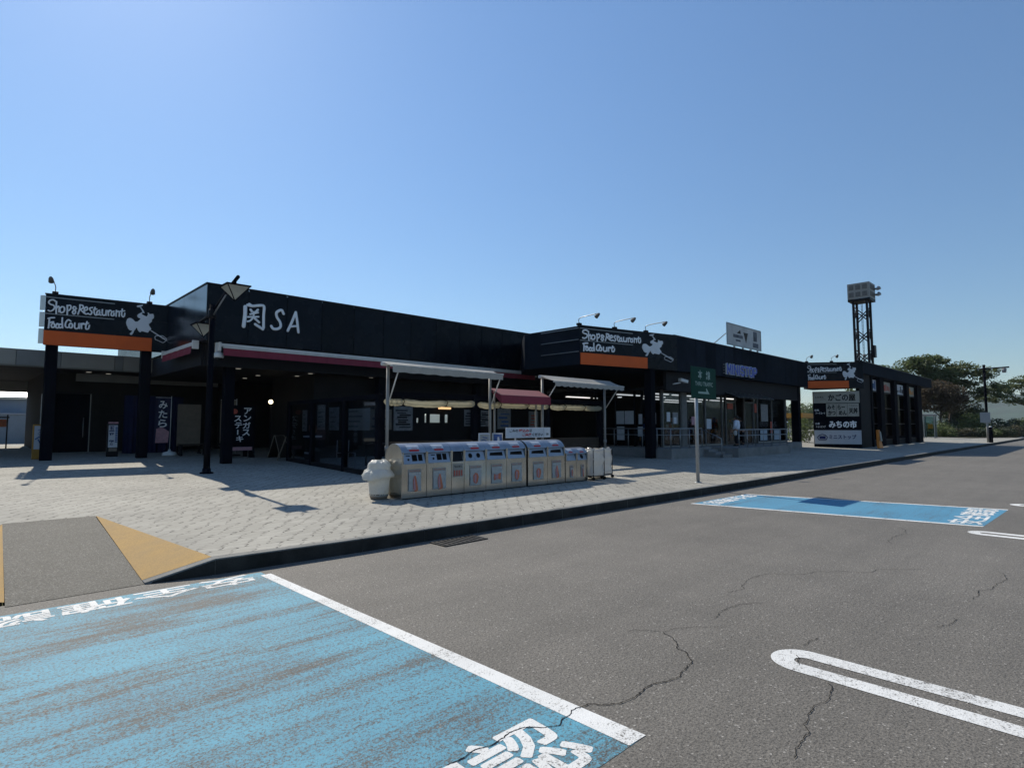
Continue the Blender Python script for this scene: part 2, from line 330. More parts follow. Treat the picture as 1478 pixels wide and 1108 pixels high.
# ------------------------------------------------------------------ building helpers
ROOT = {}
def tag(o, label=None, cat=None, group=None, kind=None):
    if label: o['label'] = label
    if cat: o['category'] = cat
    if group: o['group'] = group
    if kind: o['kind'] = kind
    return o
def thing(name, label, cat, loc, group=None):
    o = bpy.data.objects.new(name, None); COL.objects.link(o); o.location = loc
    o.empty_display_size = 0.2
    ROOT[o] = Vector(loc); return tag(o, label, cat, group)

class MB:
    def __init__(s): s.v = []; s.f = []; s.sm = []
    def add(s, vs, fs, smooth=False):
        k = len(s.v); s.v += [Vector(p) for p in vs]
        for f in fs: s.f.append([i + k for i in f]); s.sm.append(smooth)
        return s
    def box(s, x0, y0, z0, x1, y1, z1):
        vs = [(x0, y0, z0), (x1, y0, z0), (x1, y1, z0), (x0, y1, z0), (x0, y0, z1), (x1, y0, z1), (x1, y1, z1), (x0, y1, z1)]
        return s.add(vs, [(3, 2, 1, 0), (4, 5, 6, 7), (0, 1, 5, 4), (1, 2, 6, 5), (2, 3, 7, 6), (3, 0, 4, 7)])
    def fbox(s, F, u0, v0, w0, u1, v1, w1):     # box in a frame (u along, v up, w out)
        P = lambda a, b_, c_: F(a, b_, c_)
        vs = [P(u0, v0, w0), P(u1, v0, w0), P(u1, v1, w0), P(u0, v1, w0), P(u0, v0, w1), P(u1, v0, w1), P(u1, v1, w1), P(u0, v1, w1)]
        return s.add(vs, [(3, 2, 1, 0), (4, 5, 6, 7), (0, 1, 5, 4), (1, 2, 6, 5), (2, 3, 7, 6), (3, 0, 4, 7)])
    def quad(s, *p): return s.add(p, [tuple(range(len(p)))])
    def prism(s, pts, ext):                     # polygon (3D pts) extruded by vector ext
        n = len(pts); e = Vector(ext); a = [Vector(p) for p in pts]
        return s.add(a + [p + e for p in a], [tuple(reversed(range(n))), tuple(range(n, 2 * n))] + [(i, (i + 1) % n, n + (i + 1) % n, n + i) for i in range(n)])
    def tube(s, pts, r, seg=8, r2=None, close=True):
        pts = [Vector(p) for p in pts]; n = len(pts)
        if n < 2: return s
        k0 = len(s.v); prev = None
        for i, p in enumerate(pts):
            t = (pts[min(i + 1, n - 1)] - pts[max(i - 1, 0)]).normalized()
            if prev is None:
                a = Vector((0, 0, 1)) if abs(t.z) < 0.9 else Vector((1, 0, 0)); u = t.cross(a).normalized()
            else: u = (prev - t * prev.dot(t)).normalized()
            prev = u; w = t.cross(u)
            rr = r if r2 is None else r + (r2 - r) * i / (n - 1)
            if isinstance(r, (list, tuple)): rr = r[i]
            for j in range(seg):
                a = 2 * math.pi * j / seg; s.v.append(p + (u * math.cos(a) + w * math.sin(a)) * rr)
        for i in range(n - 1):
            for j in range(seg):
                s.f.append([k0 + i * seg + j, k0 + i * seg + (j + 1) % seg, k0 + (i + 1) * seg + (j + 1) % seg, k0 + (i + 1) * seg + j]); s.sm.append(seg > 5)
        if close:
            s.f.append([k0 + j for j in reversed(range(seg))]); s.sm.append(False)
            s.f.append([k0 + (n - 1) * seg + j for j in range(seg)]); s.sm.append(False)
        return s
    def lathe(s, prof, c, seg=24, wob=None):
        c = Vector(c); k0 = len(s.v); n = len(prof)
        for i, (r, z) in enumerate(prof):
            for j in range(seg):
                a = 2 * math.pi * j / seg; rr = r * (1 + (wob(i, j) if wob else 0))
                s.v.append(c + Vector((rr * math.cos(a), rr * math.sin(a), z)))
        for i in range(n - 1):
            for j in range(seg):
                s.f.append([k0 + i * seg + j, k0 + i * seg + (j + 1) % seg, k0 + (i + 1) * seg + (j + 1) % seg, k0 + (i + 1) * seg + j]); s.sm.append(True)
        s.f.append([k0 + j for j in reversed(range(seg))]); s.sm.append(False)
        s.f.append([k0 + (n - 1) * seg + j for j in range(seg)]); s.sm.append(False)
        return s
    def ball(s, c, r, seg=12, rings=8, sq=(1, 1, 1)):
        c = Vector(c); k0 = len(s.v)
        for i in range(rings + 1):
            th = math.pi * i / rings
            for j in range(seg):
                a = 2 * math.pi * j / seg
                s.v.append(c + Vector((r * sq[0] * math.sin(th) * math.cos(a), r * sq[1] * math.sin(th) * math.sin(a), r * sq[2] * math.cos(th))))
        for i in range(rings):
            for j in range(seg):
                s.f.append([k0 + i * seg + j, k0 + (i + 1) * seg + j, k0 + (i + 1) * seg + (j + 1) % seg, k0 + i * seg + (j + 1) % seg]); s.sm.append(True)
        return s

def part(name, mb, material, parent=None, bevel=0.0, label=None):
    off = ROOT.get(parent, Vector((0, 0, 0)))
    me = bpy.data.meshes.new(name)
    me.from_pydata([tuple(p - off) for p in mb.v], [], mb.f)
    for p, sm in zip(me.polygons, mb.sm): p.use_smooth = sm
    bm = bmesh.new(); bm.from_mesh(me); bmesh.ops.recalc_face_normals(bm, faces=bm.faces); bm.to_mesh(me); bm.free()
    me.materials.append(M[material]); me.update()
    o = bpy.data.objects.new(name, me); COL.objects.link(o)
    if parent is not None: o.parent = parent; ROOT[o] = off
    else: ROOT[o] = Vector((0, 0, 0))
    if bevel:
        md = o.modifiers.new('bevel', 'BEVEL'); md.width = bevel; md.segments = 2; md.limit_method = 'ANGLE'
    if label: o['label'] = label
    return o
def solo(name, mb, material, label, cat, group=None, bevel=0.0):
    """a thing that is one mesh, with its origin at its own base"""
    xs = [p.x for p in mb.v]; ys = [p.y for p in mb.v]; z = min(p.z for p in mb.v)
    c = Vector(((min(xs) + max(xs)) / 2, (min(ys) + max(ys)) / 2, z))
    mb.v = [p - c for p in mb.v]
    o = part(name, mb, material, None, bevel); o.location = c; ROOT[o] = c
    return tag(o, label, cat, group)
def structure(name, mb, material, parent=None):
    o = part(name, mb, material, parent)
    if parent is None: o['kind'] = 'structure'
    return o

def frame(o, u, up=(0, 0, 1)):
    o = Vector(o); u = Vector(u).normalized(); up = Vector(up).normalized(); n = u.cross(up)
    return lambda a, b_, c_=0.0: o + u * a + up * b_ + n * c_
FONTCACHE = {}
def text_geo(s, bold=0.0):
    key = (s, round(bold, 4))
    if key in FONTCACHE: return FONTCACHE[key]
    cu = bpy.data.curves.new('lettering', 'FONT'); cu.body = s; cu.size = 1.0; cu.offset = bold; cu.resolution_u = 3
    o = bpy.data.objects.new('lettering', cu); COL.objects.link(o); bpy.context.view_layer.update()
    me = bpy.data.meshes.new_from_object(o.evaluated_get(bpy.context.evaluated_depsgraph_get()))
    vs = [(v.co.x, v.co.y) for v in me.vertices]; fs = [tuple(p.vertices) for p in me.polygons]
    COL.objects.unlink(o); bpy.data.objects.remove(o); bpy.data.curves.remove(cu); bpy.data.meshes.remove(me)
    x0 = min(v[0] for v in vs); x1 = max(v[0] for v in vs); y0 = min(v[1] for v in vs); y1 = max(v[1] for v in vs)
    FONTCACHE[key] = (vs, fs, x0, x1, y0, y1); return FONTCACHE[key]
def text(mb, s, F, u0, v0, u1, v1, out=0.004, bold=0.02, keep=False):
    """lay the word into the rectangle u0..u1, v0..v1 of frame F, standing 'out' in front of it"""
    vs, fs, x0, x1, y0, y1 = text_geo(s, bold)
    sx = (u1 - u0) / (x1 - x0); sy = (v1 - v0) / (y1 - y0)
    if keep: sx = sy = min(sx, sy)
    mb.add([F(u0 + (x - x0) * sx, v0 + (y - y0) * sy, out) for x, y in vs], fs); return mb
def thick_text(mb, s, F, u0, v0, u1, v1, out, r, n=10, dz=0.00008):
    vs, fs, x0, x1, y0, y1 = text_geo(s, 0.0)
    sx = (u1 - u0 - 2 * r) / (x1 - x0); sy = (v1 - v0 - 2 * r) / (y1 - y0)
    for k in range(n):
        a = 2 * math.pi * k / n; du, dv = r * math.cos(a), r * math.sin(a)
        mb.add([F(u0 + r + du + (x - x0) * sx, v0 + r + dv + (y - y0) * sy, out + dz * k) for x, y in vs], fs)
    return mb
def smooth_line(pts, n=5):
    if len(pts) < 3: return [Vector(p) for p in pts]
    P = [Vector(p) for p in pts]; P = [P[0] * 2 - P[1]] + P + [P[-1] * 2 - P[-2]]; outp = []
    for i in range(1, len(P) - 2):
        for k in range(n):
            t = k / n; a, b_, c_, d = P[i - 1], P[i], P[i + 1], P[i + 2]
            outp.append(0.5 * ((2 * b_) + (c_ - a) * t + (2 * a - 5 * b_ + 4 * c_ - d) * t * t + (3 * b_ - a - 3 * c_ + d) * t ** 3))
    outp.append(P[-2]); return outp
def stroke(mb, pts, F, r, out=0.0, seg=8, flat=0.5, taper=0.0):
    """raised brush stroke lying on the frame's plane"""
    L = smooth_line([(p[0], p[1], 0) for p in pts]); n = len(L); k0 = len(mb.v)
    ext = []
    d0 = (L[0] - L[1]).normalized(); d1 = (L[-1] - L[-2]).normalized()
    prof = [(0.0, 0.0)] * 0
    pts2 = [(L[0] + d0 * r * 0.95, 0.25), (L[0] + d0 * r * 0.6, 0.8)] + [(p, 1.0) for p in L] + [(L[-1] + d1 * r * 0.6, 0.8), (L[-1] + d1 * r * 0.95, 0.25)]
    m_ = len(pts2)
    for i, (p, k) in enumerate(pts2):
        a = pts2[max(i - 1, 0)][0]; c = pts2[min(i + 1, m_ - 1)][0]; t = (c - a).normalized(); nrm = Vector((-t.y, t.x, 0))
        kk = k * r * (1 - taper * i / m_)
        for j in range(seg):
            an = 2 * math.pi * j / seg
            q = p + nrm * math.cos(an) * kk
            mb.v.append(F(q.x, q.y, out + math.sin(an) * kk * flat))
    for i in range(m_ - 1):
        for j in range(seg):
            mb.f.append([k0 + i * seg + j, k0 + i * seg + (j + 1) % seg, k0 + (i + 1) * seg + (j + 1) % seg, k0 + (i + 1) * seg + j]); mb.sm.append(True)
    mb.f.append([k0 + j for j in range(seg)]); mb.sm.append(True)
    mb.f.append([k0 + (m_ - 1) * seg + j for j in range(seg)]); mb.sm.append(True)
    return mb
def ZP(y): return 0.17 + 0.02 * (y - 6.9)      # height of the pavement

SHOP= [[(0.26, 5.84), (0.2, 5.88), (0.12, 5.85), (0.09, 5.77), (0.14, 5.72), (0.21, 5.7), (0.25, 5.64), (0.22, 5.55), (0.15, 5.49), (0.09, 5.51)], [(0.29, 5.83), (0.29, 5.66), (0.3, 5.42)], [(0.3, 5.6), (0.34, 5.68), (0.37, 5.64), (0.37, 5.49)], [(0.44, 5.68), (0.39, 5.6), (0.41, 5.49), (0.46, 5.48), (0.51, 5.55), (0.5, 5.66), (0.44, 5.68)], [(0.58, 5.74), (0.59, 5.58), (0.59, 5.42)], [(0.58, 5.72), (0.66, 5.75), (0.68, 5.66), (0.63, 5.57), (0.59, 5.58)], [(0.81, 5.7), (0.76, 5.72), (0.74, 5.65), (0.8, 5.59), (0.81, 5.52), (0.77, 5.46), (0.73, 5.53), (0.79, 5.62), (0.83, 5.66)], [(0.92, 5.8), (0.92, 5.66), (0.88, 5.47)], [(0.92, 5.8), (1.0, 5.78), (1.01, 5.7), (0.93, 5.64)], [(0.94, 5.64), (1.05, 5.52)], [(1.04, 5.61), (1.13, 5.66), (1.11, 5.75), (1.05, 5.69), (1.05, 5.57), (1.09, 5.5), (1.16, 5.53)], [(1.27, 5.75), (1.2, 5.72), (1.21, 5.65), (1.26, 5.59), (1.23, 5.5), (1.18, 5.51)], [(1.34, 5.76), (1.32, 5.6), (1.36, 5.5), (1.41, 5.51)], [(1.3, 5.68), (1.39, 5.71)], [(1.47, 5.68), (1.41, 5.63), (1.4, 5.53), (1.46, 5.53), (1.48, 5.64), (1.48, 5.53), (1.52, 5.51)], [(1.55, 5.71), (1.55, 5.58), (1.59, 5.51), (1.65, 5.56), (1.66, 5.71), (1.66, 5.52)], [(1.71, 5.69), (1.73, 5.52)], [(1.72, 5.62), (1.76, 5.71), (1.8, 5.69)], [(1.88, 5.69), (1.82, 5.65), (1.81, 5.54), (1.87, 5.53), (1.89, 5.64), (1.89, 5.54)], [(1.95, 5.73), (1.95, 5.52)], [(1.95, 5.65), (2.0, 5.71), (2.04, 5.66), (2.04, 5.53)], [(2.12, 5.8), (2.11, 5.6), (2.15, 5.52), (2.19, 5.56), (2.2, 5.66)], [(2.06, 5.71), (2.19, 5.74)]]
FOOD= [[(0.26, 5.28), (0.18, 5.27), (0.1, 5.24)], [(0.13, 5.25), (0.13, 5.09), (0.12, 4.92)], [(0.13, 5.1), (0.24, 5.14)], [(0.23, 5.09), (0.19, 5.03), (0.21, 4.95), (0.26, 4.96), (0.28, 5.02), (0.26, 5.08), (0.23, 5.09)], [(0.34, 5.09), (0.31, 5.02), (0.32, 4.95), (0.37, 4.95), (0.39, 5.02), (0.37, 5.08), (0.34, 5.09)], [(0.47, 5.3), (0.47, 5.15), (0.49, 4.96)], [(0.47, 5.06), (0.42, 5.08), (0.39, 5.01), (0.42, 4.95), (0.47, 4.99)], [(0.7, 5.21), (0.63, 5.25), (0.57, 5.16), (0.56, 5.03), (0.61, 4.98), (0.67, 5.02)], [(0.69, 5.14), (0.66, 5.07), (0.68, 4.99), (0.73, 4.99), (0.75, 5.08), (0.72, 5.13), (0.69, 5.14)], [(0.81, 5.16), (0.81, 5.01), (0.86, 4.97), (0.92, 5.02), (0.92, 5.17), (0.94, 4.99)], [(0.98, 5.16), (1.0, 4.99)], [(0.99, 5.09), (1.03, 5.17), (1.07, 5.16)], [(1.14, 5.24), (1.11, 5.06), (1.13, 4.98), (1.19, 5.01), (1.21, 5.12)], [(1.06, 5.14), (1.18, 5.19)]]
EMB= {'body': [(2.71, 5.75), (2.65, 5.71), (2.59, 5.66), (2.57, 5.61), (2.59, 5.56), (2.62, 5.54), (2.68, 5.52), (2.65, 5.47), (2.59, 5.4), (2.52, 5.39), (2.48, 5.43), (2.44, 5.47), (2.39, 5.5), (2.33, 5.5), (2.28, 5.46), (2.26, 5.39), (2.25, 5.32), (2.27, 5.24), (2.3, 5.18), (2.31, 5.13), (2.37, 5.07), (2.44, 5.06), (2.42, 5.0), (2.37, 4.95), (2.4, 4.9), (2.44, 4.91), (2.48, 4.98), (2.5, 5.06), (2.54, 5.12), (2.55, 5.17), (2.58, 5.17), (2.61, 5.09), (2.66, 5.03), (2.7, 5.02), (2.72, 5.07), (2.82, 5.05), (2.92, 5.03), (2.96, 5.11), (3.01, 5.15), (3.01, 5.19), (2.96, 5.26), (2.93, 5.34), (3.02, 5.44), (3.03, 5.53), (3.08, 5.58), (3.08, 5.67), (3.05, 5.73), (2.99, 5.72), (2.94, 5.71), (2.91, 5.76), (2.88, 5.75), (2.9, 5.7), (2.86, 5.61), (2.8, 5.63), (2.7, 5.68), (2.73, 5.73)], 'head': [(2.54, 5.94), (2.56, 5.98), (2.73, 6.03), (2.72, 5.99), (2.64, 5.93), (2.57, 5.92)], 'handle': [(2.64, 5.92), (2.67, 5.94), (2.76, 5.81), (2.79, 5.73), (2.76, 5.73), (2.71, 5.77), (2.71, 5.82)], 'tongs': [(2.98, 5.13), (3.04, 5.11), (3.49, 4.83), (3.49, 4.8), (3.4, 4.84), (3.2, 4.97), (3.02, 5.09)], 'basket': [(3.17, 4.94), (3.14, 4.9), (3.15, 4.81), (3.4, 4.7), (3.5, 4.79), (3.51, 4.86), (3.38, 4.96), (3.17, 4.94)]}
SEKI= [[(6.54, 5.52), (6.54, 5.24), (6.51, 4.88)], [(6.66, 5.64), (6.77, 5.58)], [(6.61, 5.59), (6.77, 5.58), (6.94, 5.62), (7.09, 5.64), (7.14, 5.58), (7.13, 5.32), (7.14, 4.9)], [(7.12, 4.85), (6.87, 4.99)], [(6.71, 5.45), (6.75, 5.4)], [(6.94, 5.48), (6.88, 5.4)], [(6.7, 5.3), (6.95, 5.39)], [(6.63, 5.2), (6.97, 5.25)], [(6.82, 5.39), (6.8, 5.22), (6.71, 5.09), (6.62, 5.05)], [(6.84, 5.19), (6.99, 5.07)]]
SA= [[(7.79, 5.46), (7.73, 5.57), (7.64, 5.55), (7.55, 5.46), (7.57, 5.32), (7.68, 5.16), (7.7, 5.01), (7.6, 4.92), (7.46, 4.91), (7.39, 4.99)], [(7.95, 4.9), (8.07, 5.18), (8.21, 5.57)], [(8.21, 5.57), (8.27, 5.25), (8.32, 4.89)], [(8.03, 5.05), (8.27, 5.1)]]
CRACKS= [[(1.84, 2.37), (2.05, 2.37), (2.28, 2.37), (2.39, 2.34), (2.55, 2.23), (2.72, 2.29), (2.86, 2.27), (3.05, 2.13), (3.41, 2.13), (3.74, 2.11), (3.88, 2.14), (4.03, 2.35), (4.25, 2.61)], [(4.25, 2.61), (4.06, 2.82)], [(4.25, 2.61), (4.75, 2.28)], [(5.71, 2.74), (5.96, 2.67), (6.28, 2.79), (6.76, 2.74), (7.62, 1.98), (8.29, 1.51)], [(4.86, 2.46), (5.22, 2.51), (5.62, 2.35)], [(8.75, 0.93), (7.99, 0.87), (7.54, 0.96), (7.21, 0.96)], [(4.22, 1.35), (3.87, 1.29), (3.45, 1.21), (3.15, 1.18)], [(4.55, 1.66), (4.37, 1.58)], [(6.0, 1.06), (6.41, 0.96)], [(4.77, 1.69), (5.04, 1.67)], [(9.7, 2.16), (10.78, 2.2), (11.27, 2.4)]]

# ------------------------------------------------------------------ the setting: ground, road, kerb, pavement, ramp, hills
structure('ground', MB().quad((-3000, -3000, -0.06), (6000, -3000, -0.06), (6000, 6000, -0.06), (-3000, 6000, -0.06)), 'far ground')
road = structure('road', MB().quad((-150, -150, 0), (260, -150, 0), (260, 7.3, 0), (-150, 7.3, 0)), 'asphalt')
KL = [(2.2, 7.12), (4, 7.0), (8, 6.92), (14, 6.80), (30, 6.75), (60, 6.5), (90, 6.35), (108, 6.6), (125, 8.5)]
mb = MB()
fr = [(-60, 7.4), (-0.3, 7.28)] + [(0.41, 7.33 + 0.0), (0.55, 11.26), (1.65, 11.2), (1.53, 7.33)][1:3] + [(2.2, 7.27)] + [(x, y + 0.15) for x, y in KL[1:]]
pts = fr + [(125, 34), (-60, 34)]
mb.add([(x, y, ZP(y)) for x, y in pts], [list(range(len(pts)))])
mb.quad((-60, 34, ZP(34)), (125, 34, ZP(34)), (125, 120, ZP(34)), (-60, 120, ZP(34)))
pav = structure('pavement', mb, 'pavers')
bm = bmesh.new(); bm.from_mesh(pav.data); bmesh.ops.triangulate(bm, faces=bm.faces)
for f in bm.faces:
    if f.normal.z < 0: f.normal_flip()
bm.to_mesh(pav.data); bm.free()
mb = MB()
def kerb_seg(a, b_, za, zb):
    (x0, y0), (x1, y1) = a, b_
    vs = [(x0, y0, -0.05), (x1, y1, -0.05), (x1, y1 + 0.15, -0.05), (x0, y0 + 0.15, -0.05), (x0, y0 + 0.012, za), (x1, y1 + 0.012, zb), (x1, y1 + 0.15, zb), (x0, y0 + 0.15, za)]
    mb.add(vs, [(0, 1, 2, 3), (4, 5, 6, 7), (0, 1, 5, 4), (1, 2, 6, 5), (2, 3, 7, 6), (3, 0, 4, 7)])
kerb_seg((1.53, 7.2), (2.2, 7.12), 0.018, 0.176)
for i in range(len(KL) - 1):
    (x0, y0), (x1, y1) = KL[i], KL[i + 1]; n = max(1, int((x1 - x0) / (0.99 if x0 < 30 else 6)))
    for k in range(n):                       # kerb stones with open joints
        t0, t1 = k / n, (k + 1) / n - (0.008 / (x1 - x0) * 1.0)
        kerb_seg((x0 + (x1 - x0) * t0, y0 + (y1 - y0) * t0), (x0 + (x1 - x0) * t1, y0 + (y1 - y0) * t1), 0.176, 0.176)
kerb_seg((-60, 7.25), (-0.35, 7.13), 0.176, 0.176); kerb_seg((-0.35, 7.13), (0.36, 7.2), 0.176, 0.018)
kb = structure('kerb', mb, 'kerb stone')
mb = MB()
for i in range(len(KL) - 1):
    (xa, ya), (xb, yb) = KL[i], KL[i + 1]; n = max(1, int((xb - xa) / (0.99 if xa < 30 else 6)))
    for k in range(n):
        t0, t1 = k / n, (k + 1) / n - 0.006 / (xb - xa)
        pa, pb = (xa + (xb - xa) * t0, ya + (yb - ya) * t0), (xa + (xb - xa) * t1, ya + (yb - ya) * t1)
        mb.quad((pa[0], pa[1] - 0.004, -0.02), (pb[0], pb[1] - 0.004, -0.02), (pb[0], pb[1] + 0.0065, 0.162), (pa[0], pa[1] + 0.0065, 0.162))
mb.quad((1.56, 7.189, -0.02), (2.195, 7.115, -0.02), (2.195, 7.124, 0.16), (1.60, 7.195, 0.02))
part('stained_shaded_face', mb, 'kerb stain and shade', kb)
structure('ramp', MB().quad((0.41, 7.22, 0.004), (1.53, 7.22, 0.004), (1.65, 11.2, 0.262), (0.55, 11.26, 0.262)), 'ramp asphalt')
mb = MB().quad((1.53, 7.35, 0.02), (2.2, 7.27, 0.178), (1.66, 11.2, 0.264)).quad((0.41, 7.35, 0.02), (0.55, 11.2, 0.264), (-0.3, 7.28, 0.178))
structure('ramp_side', mb, 'yellow paint')

def strip(mb, pts, w, z):
    n = len(pts); L = []; Rr = []
    for i, p in enumerate(pts):
        a = Vector(pts[max(i - 1, 0)]); c = Vector(pts[min(i + 1, n - 1)]); t = (c - a).normalized(); q = Vector((-t.y, t.x))
        ww = w * (0.55 + 0.75 * random.random()) * (0.35 if i in (0, n - 1) else 1)
        L.append((p[0] + q.x * ww, p[1] + q.y * ww, z)); Rr.append((p[0] - q.x * ww, p[1] - q.y * ww, z))
    for i in range(n - 1): mb.quad(L[i], L[i + 1], Rr[i + 1], Rr[i])
# parking bays and lane dividers painted on the road
part('parking_bay', MB().quad((-0.62, 1.83, 0.0018), (2.72, 1.83, 0.0018), (2.61, 6.86, 0.0018), (-0.62, 6.95, 0.0018)), 'blue road paint', road)
mb = MB().quad((2.65, 1.835, 0.0036), (2.80, 1.83, 0.0036), (2.67, 6.72, 0.0036), (2.555, 6.72, 0.0036))
mb.quad((-0.76, 1.83, 0.0036), (-0.62, 1.83, 0.0036), (-0.62, 6.9, 0.0036), (-0.76, 6.9, 0.0036))
part('bay_line', mb, 'white road paint', road)
mb = MB(); thick_text(mb, '安全確認', frame((2.46, 6.88, 0.0032), (-1, 0, 0), (0, -1, 0)), 0, 0, 2.30, 0.37, 0, 0.0075)
part('road_lettering', mb, 'white road paint', road)
mb = MB(); thick_text(mb, '安全確認', frame((0.20, 1.88, 0.0032), (1, 0, 0), (0, 1, 0)), 0, 0, 2.30, 0.55, 0, 0.0125)
part('road_lettering', mb, 'white road paint', road)
part('parking_bay', MB().quad((12.38, 1.47, 0.0018), (15.26, 1.39, 0.0018), (14.06, 6.18, 0.0018), (11.47, 6.28, 0.0018)), 'blue road paint fresh', road)
mb = MB().quad((12.38, 1.47, 0.0036), (12.50, 1.466, 0.0036), (11.58, 6.276, 0.0036), (11.47, 6.28, 0.0036))
mb.quad((15.15, 1.393, 0.0036), (15.27, 1.39, 0.0036), (14.07, 6.18, 0.0036), (13.96, 6.184, 0.0036))
part('bay_line', mb, 'white road paint', road)
mb = MB(); thick_text(mb, '安全確認', frame((13.95, 6.20, 0.0032), (-1, 0, 0), (0.2, -1, 0)), 0.08, 0, 2.2, 0.42, 0, 0.008)
thick_text(mb, '安全確認', frame((12.62, 1.50, 0.0032), (1, 0, 0), (-0.2, 1, 0)), 0, 0, 2.45, 0.52, 0, 0.010)
part('road_lettering', mb, 'white road paint', road)
def capsule(cx, ytip, w, line, ylen):
    """open U-shaped lane divider: a rounded end towards the building, legs running off"""
    mb = MB(); ro = w / 2; ri = ro - line; cy = ytip - ro
    o_ = [(cx - ro, cy - ylen)] + [(cx - ro * math.cos(a), cy + ro * math.sin(a)) for a in [math.pi * k / 20 for k in range(21)]] + [(cx + ro, cy - ylen)]
    i_ = [(cx - ri, cy - ylen)] + [(cx - ri * math.cos(a), cy + ri * math.sin(a)) for a in [math.pi * k / 20 for k in range(21)]] + [(cx + ri, cy - ylen)]
    for k in range(len(o_) - 1):
        mb.quad((*o_[k], 0.0036), (*o_[k + 1], 0.0036), (*i_[k + 1], 0.0036), (*i_[k], 0.0036))
    return mb
for cx, yt in ((4.47, 1.80), (11.68, 1.58), (16.3, 1.46)):
    part('lane_divider', capsule(cx, yt, 0.44, 0.155, 4.6), 'white road paint', road)
mb = MB()
for ci_, c_ in enumerate(CRACKS):
    pts = [Vector(p) for p in c_]
    for _ in range(4):
        q = [pts[0]]
        for a, b_ in zip(pts, pts[1:]):
            d = b_ - a; q += [(a + b_) / 2 + Vector((-d.y, d.x)) * random.uniform(-0.13, 0.13), b_]
        pts = q
    strip(mb, [(p.x, p.y) for p in pts], 0.0036 if ci_ == 0 else 0.0024, 0.0052)
part('crack', mb, 'crack', road)
# drain grate in the gutter
gr = thing('drain_grate', 'dark iron drain grate lying in the gutter below the kerb', 'drain grate', (5.4, 6.66, 0))
part('frame', MB().box(4.98, 6.47, 0.001, 5.78, 6.50, 0.016).box(4.98, 6.80, 0.001, 5.78, 6.83, 0.016).box(4.98, 6.50, 0.001, 5.01, 6.80, 0.016).box(5.75, 6.50, 0.001, 5.78, 6.80, 0.016), 'iron grate', gr)
mb = MB()
for k in range(9): mb.box(5.045 + k * 0.08, 6.50, 0.004, 5.085 + k * 0.08, 6.80, 0.015)
part('bars', mb, 'iron grate', gr)
part('pit', MB().quad((5.01, 6.5, 0.003), (5.75, 6.5, 0.003), (5.75, 6.8, 0.003), (5.01, 6.8, 0.003)), 'black hole', gr)

# far hills
mb = MB(); n = 160
for ring, (dist, hh) in enumerate(((2600, 118), (3300, 175))):
    k0 = len(mb.v)
    for i in range(n + 1):
        a = R(-35) + R(180) * i / n
        h = hh * (0.55 + 0.28 * math.sin(i * 0.19 + ring) + 0.20 * math.sin(i * 0.47 + 1.7 * ring) + 0.08 * math.sin(i * 1.31))
        if R(30) < a < R(110): h *= 0.55
        for t, z in ((0.86, -1), (0.95, h * 0.62), (1.0, h), (1.12, -1)):
            mb.v.append(Vector((math.cos(a) * dist * t, math.sin(a) * dist * t, z)))
    for i in range(n):
        for j in range(3):
            mb.f.append([k0 + i * 4 + j, k0 + (i + 1) * 4 + j, k0 + (i + 1) * 4 + j + 1, k0 + i * 4 + j + 1]); mb.sm.append(True)
structure('hills', mb, 'hill forest')

hz = bpy.data.materials.new('haze'); hz.use_nodes = True; hz.node_tree.nodes.clear()
ho = hz.node_tree.nodes.new('ShaderNodeOutputMaterial'); hv = hz.node_tree.nodes.new('ShaderNodeVolumePrincipled')
hv.inputs['Color'].default_value = (0.86, 0.93, 1.0, 1); hv.inputs['Density'].default_value = 0.00009; hv.inputs['Anisotropy'].default_value = 0.2
hz.node_tree.links.new(hv.outputs[0], ho.inputs['Volume']); M['haze'] = hz
tag(structure('haze', MB().box(-3600, -3600, -2, 4200, 4200, 215), 'haze'), kind='stuff')

# ------------------------------------------------------------------ main building with the broad dark roof fascia
b1 = thing('shop_building', 'long low dark navy building with broad panelled roof fascia and open entrance hall', 'building', (5.4, 19.2, ZP(19.2)))
mb = MB()
mb.box(5.44, 19.24, 4.36, 23.4, 33.0, 6.06)
x = 5.4
while x < 21.5:
    x1 = min(x + 1.26, 21.6); mb.box(x + 0.012, 19.2, 4.33, x1 - 0.012, 19.238, 6.10); x = x1
part('roof_fascia', mb, 'navy panel', b1)
mb = MB(); y = 19.206
while y < 27:
    mb.box(5.4, y + 0.006, 4.33, 5.438, y + 1.25, 6.10); y += 1.26
part('side_cladding', mb, 'navy panel gloss', b1)
part('roof_trim', MB().box(5.37, 19.17, 6.10, 21.6, 19.30, 6.135).box(5.37, 19.30, 6.10, 5.50, 27, 6.135), 'dark steel', b1)
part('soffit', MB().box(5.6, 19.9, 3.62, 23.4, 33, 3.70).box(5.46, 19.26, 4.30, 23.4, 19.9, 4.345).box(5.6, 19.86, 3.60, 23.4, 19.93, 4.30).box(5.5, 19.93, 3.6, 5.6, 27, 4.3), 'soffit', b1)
for cx, cy in ((6.43, 20.16), (12.2, 20.2), (17.3, 20.2)):
    part('column', MB().box(cx - 0.15, cy - 0.15, ZP(cy) - 0.02, cx + 0.15, cy + 0.15, 3.62), 'black column', b1, 0.012)
for p in [(6.8, 20.4), (8.3, 22.7), (8.4, 24.4), (9.5, 21.9), (9.4, 20.5), (12.0, 20.6), (11.9, 21.8), (14.6, 22.1), (14.5, 20.7), (17.5, 22.6), (17.4, 20.9), (19.2, 22.5), (20.4, 21.4)]:
    part('downlight', MB().lathe([(0.085, 3.612), (0.08, 3.600), (0.062, 3.604)], (p[0], p[1], 0), 16), 'dim downlight', b1)
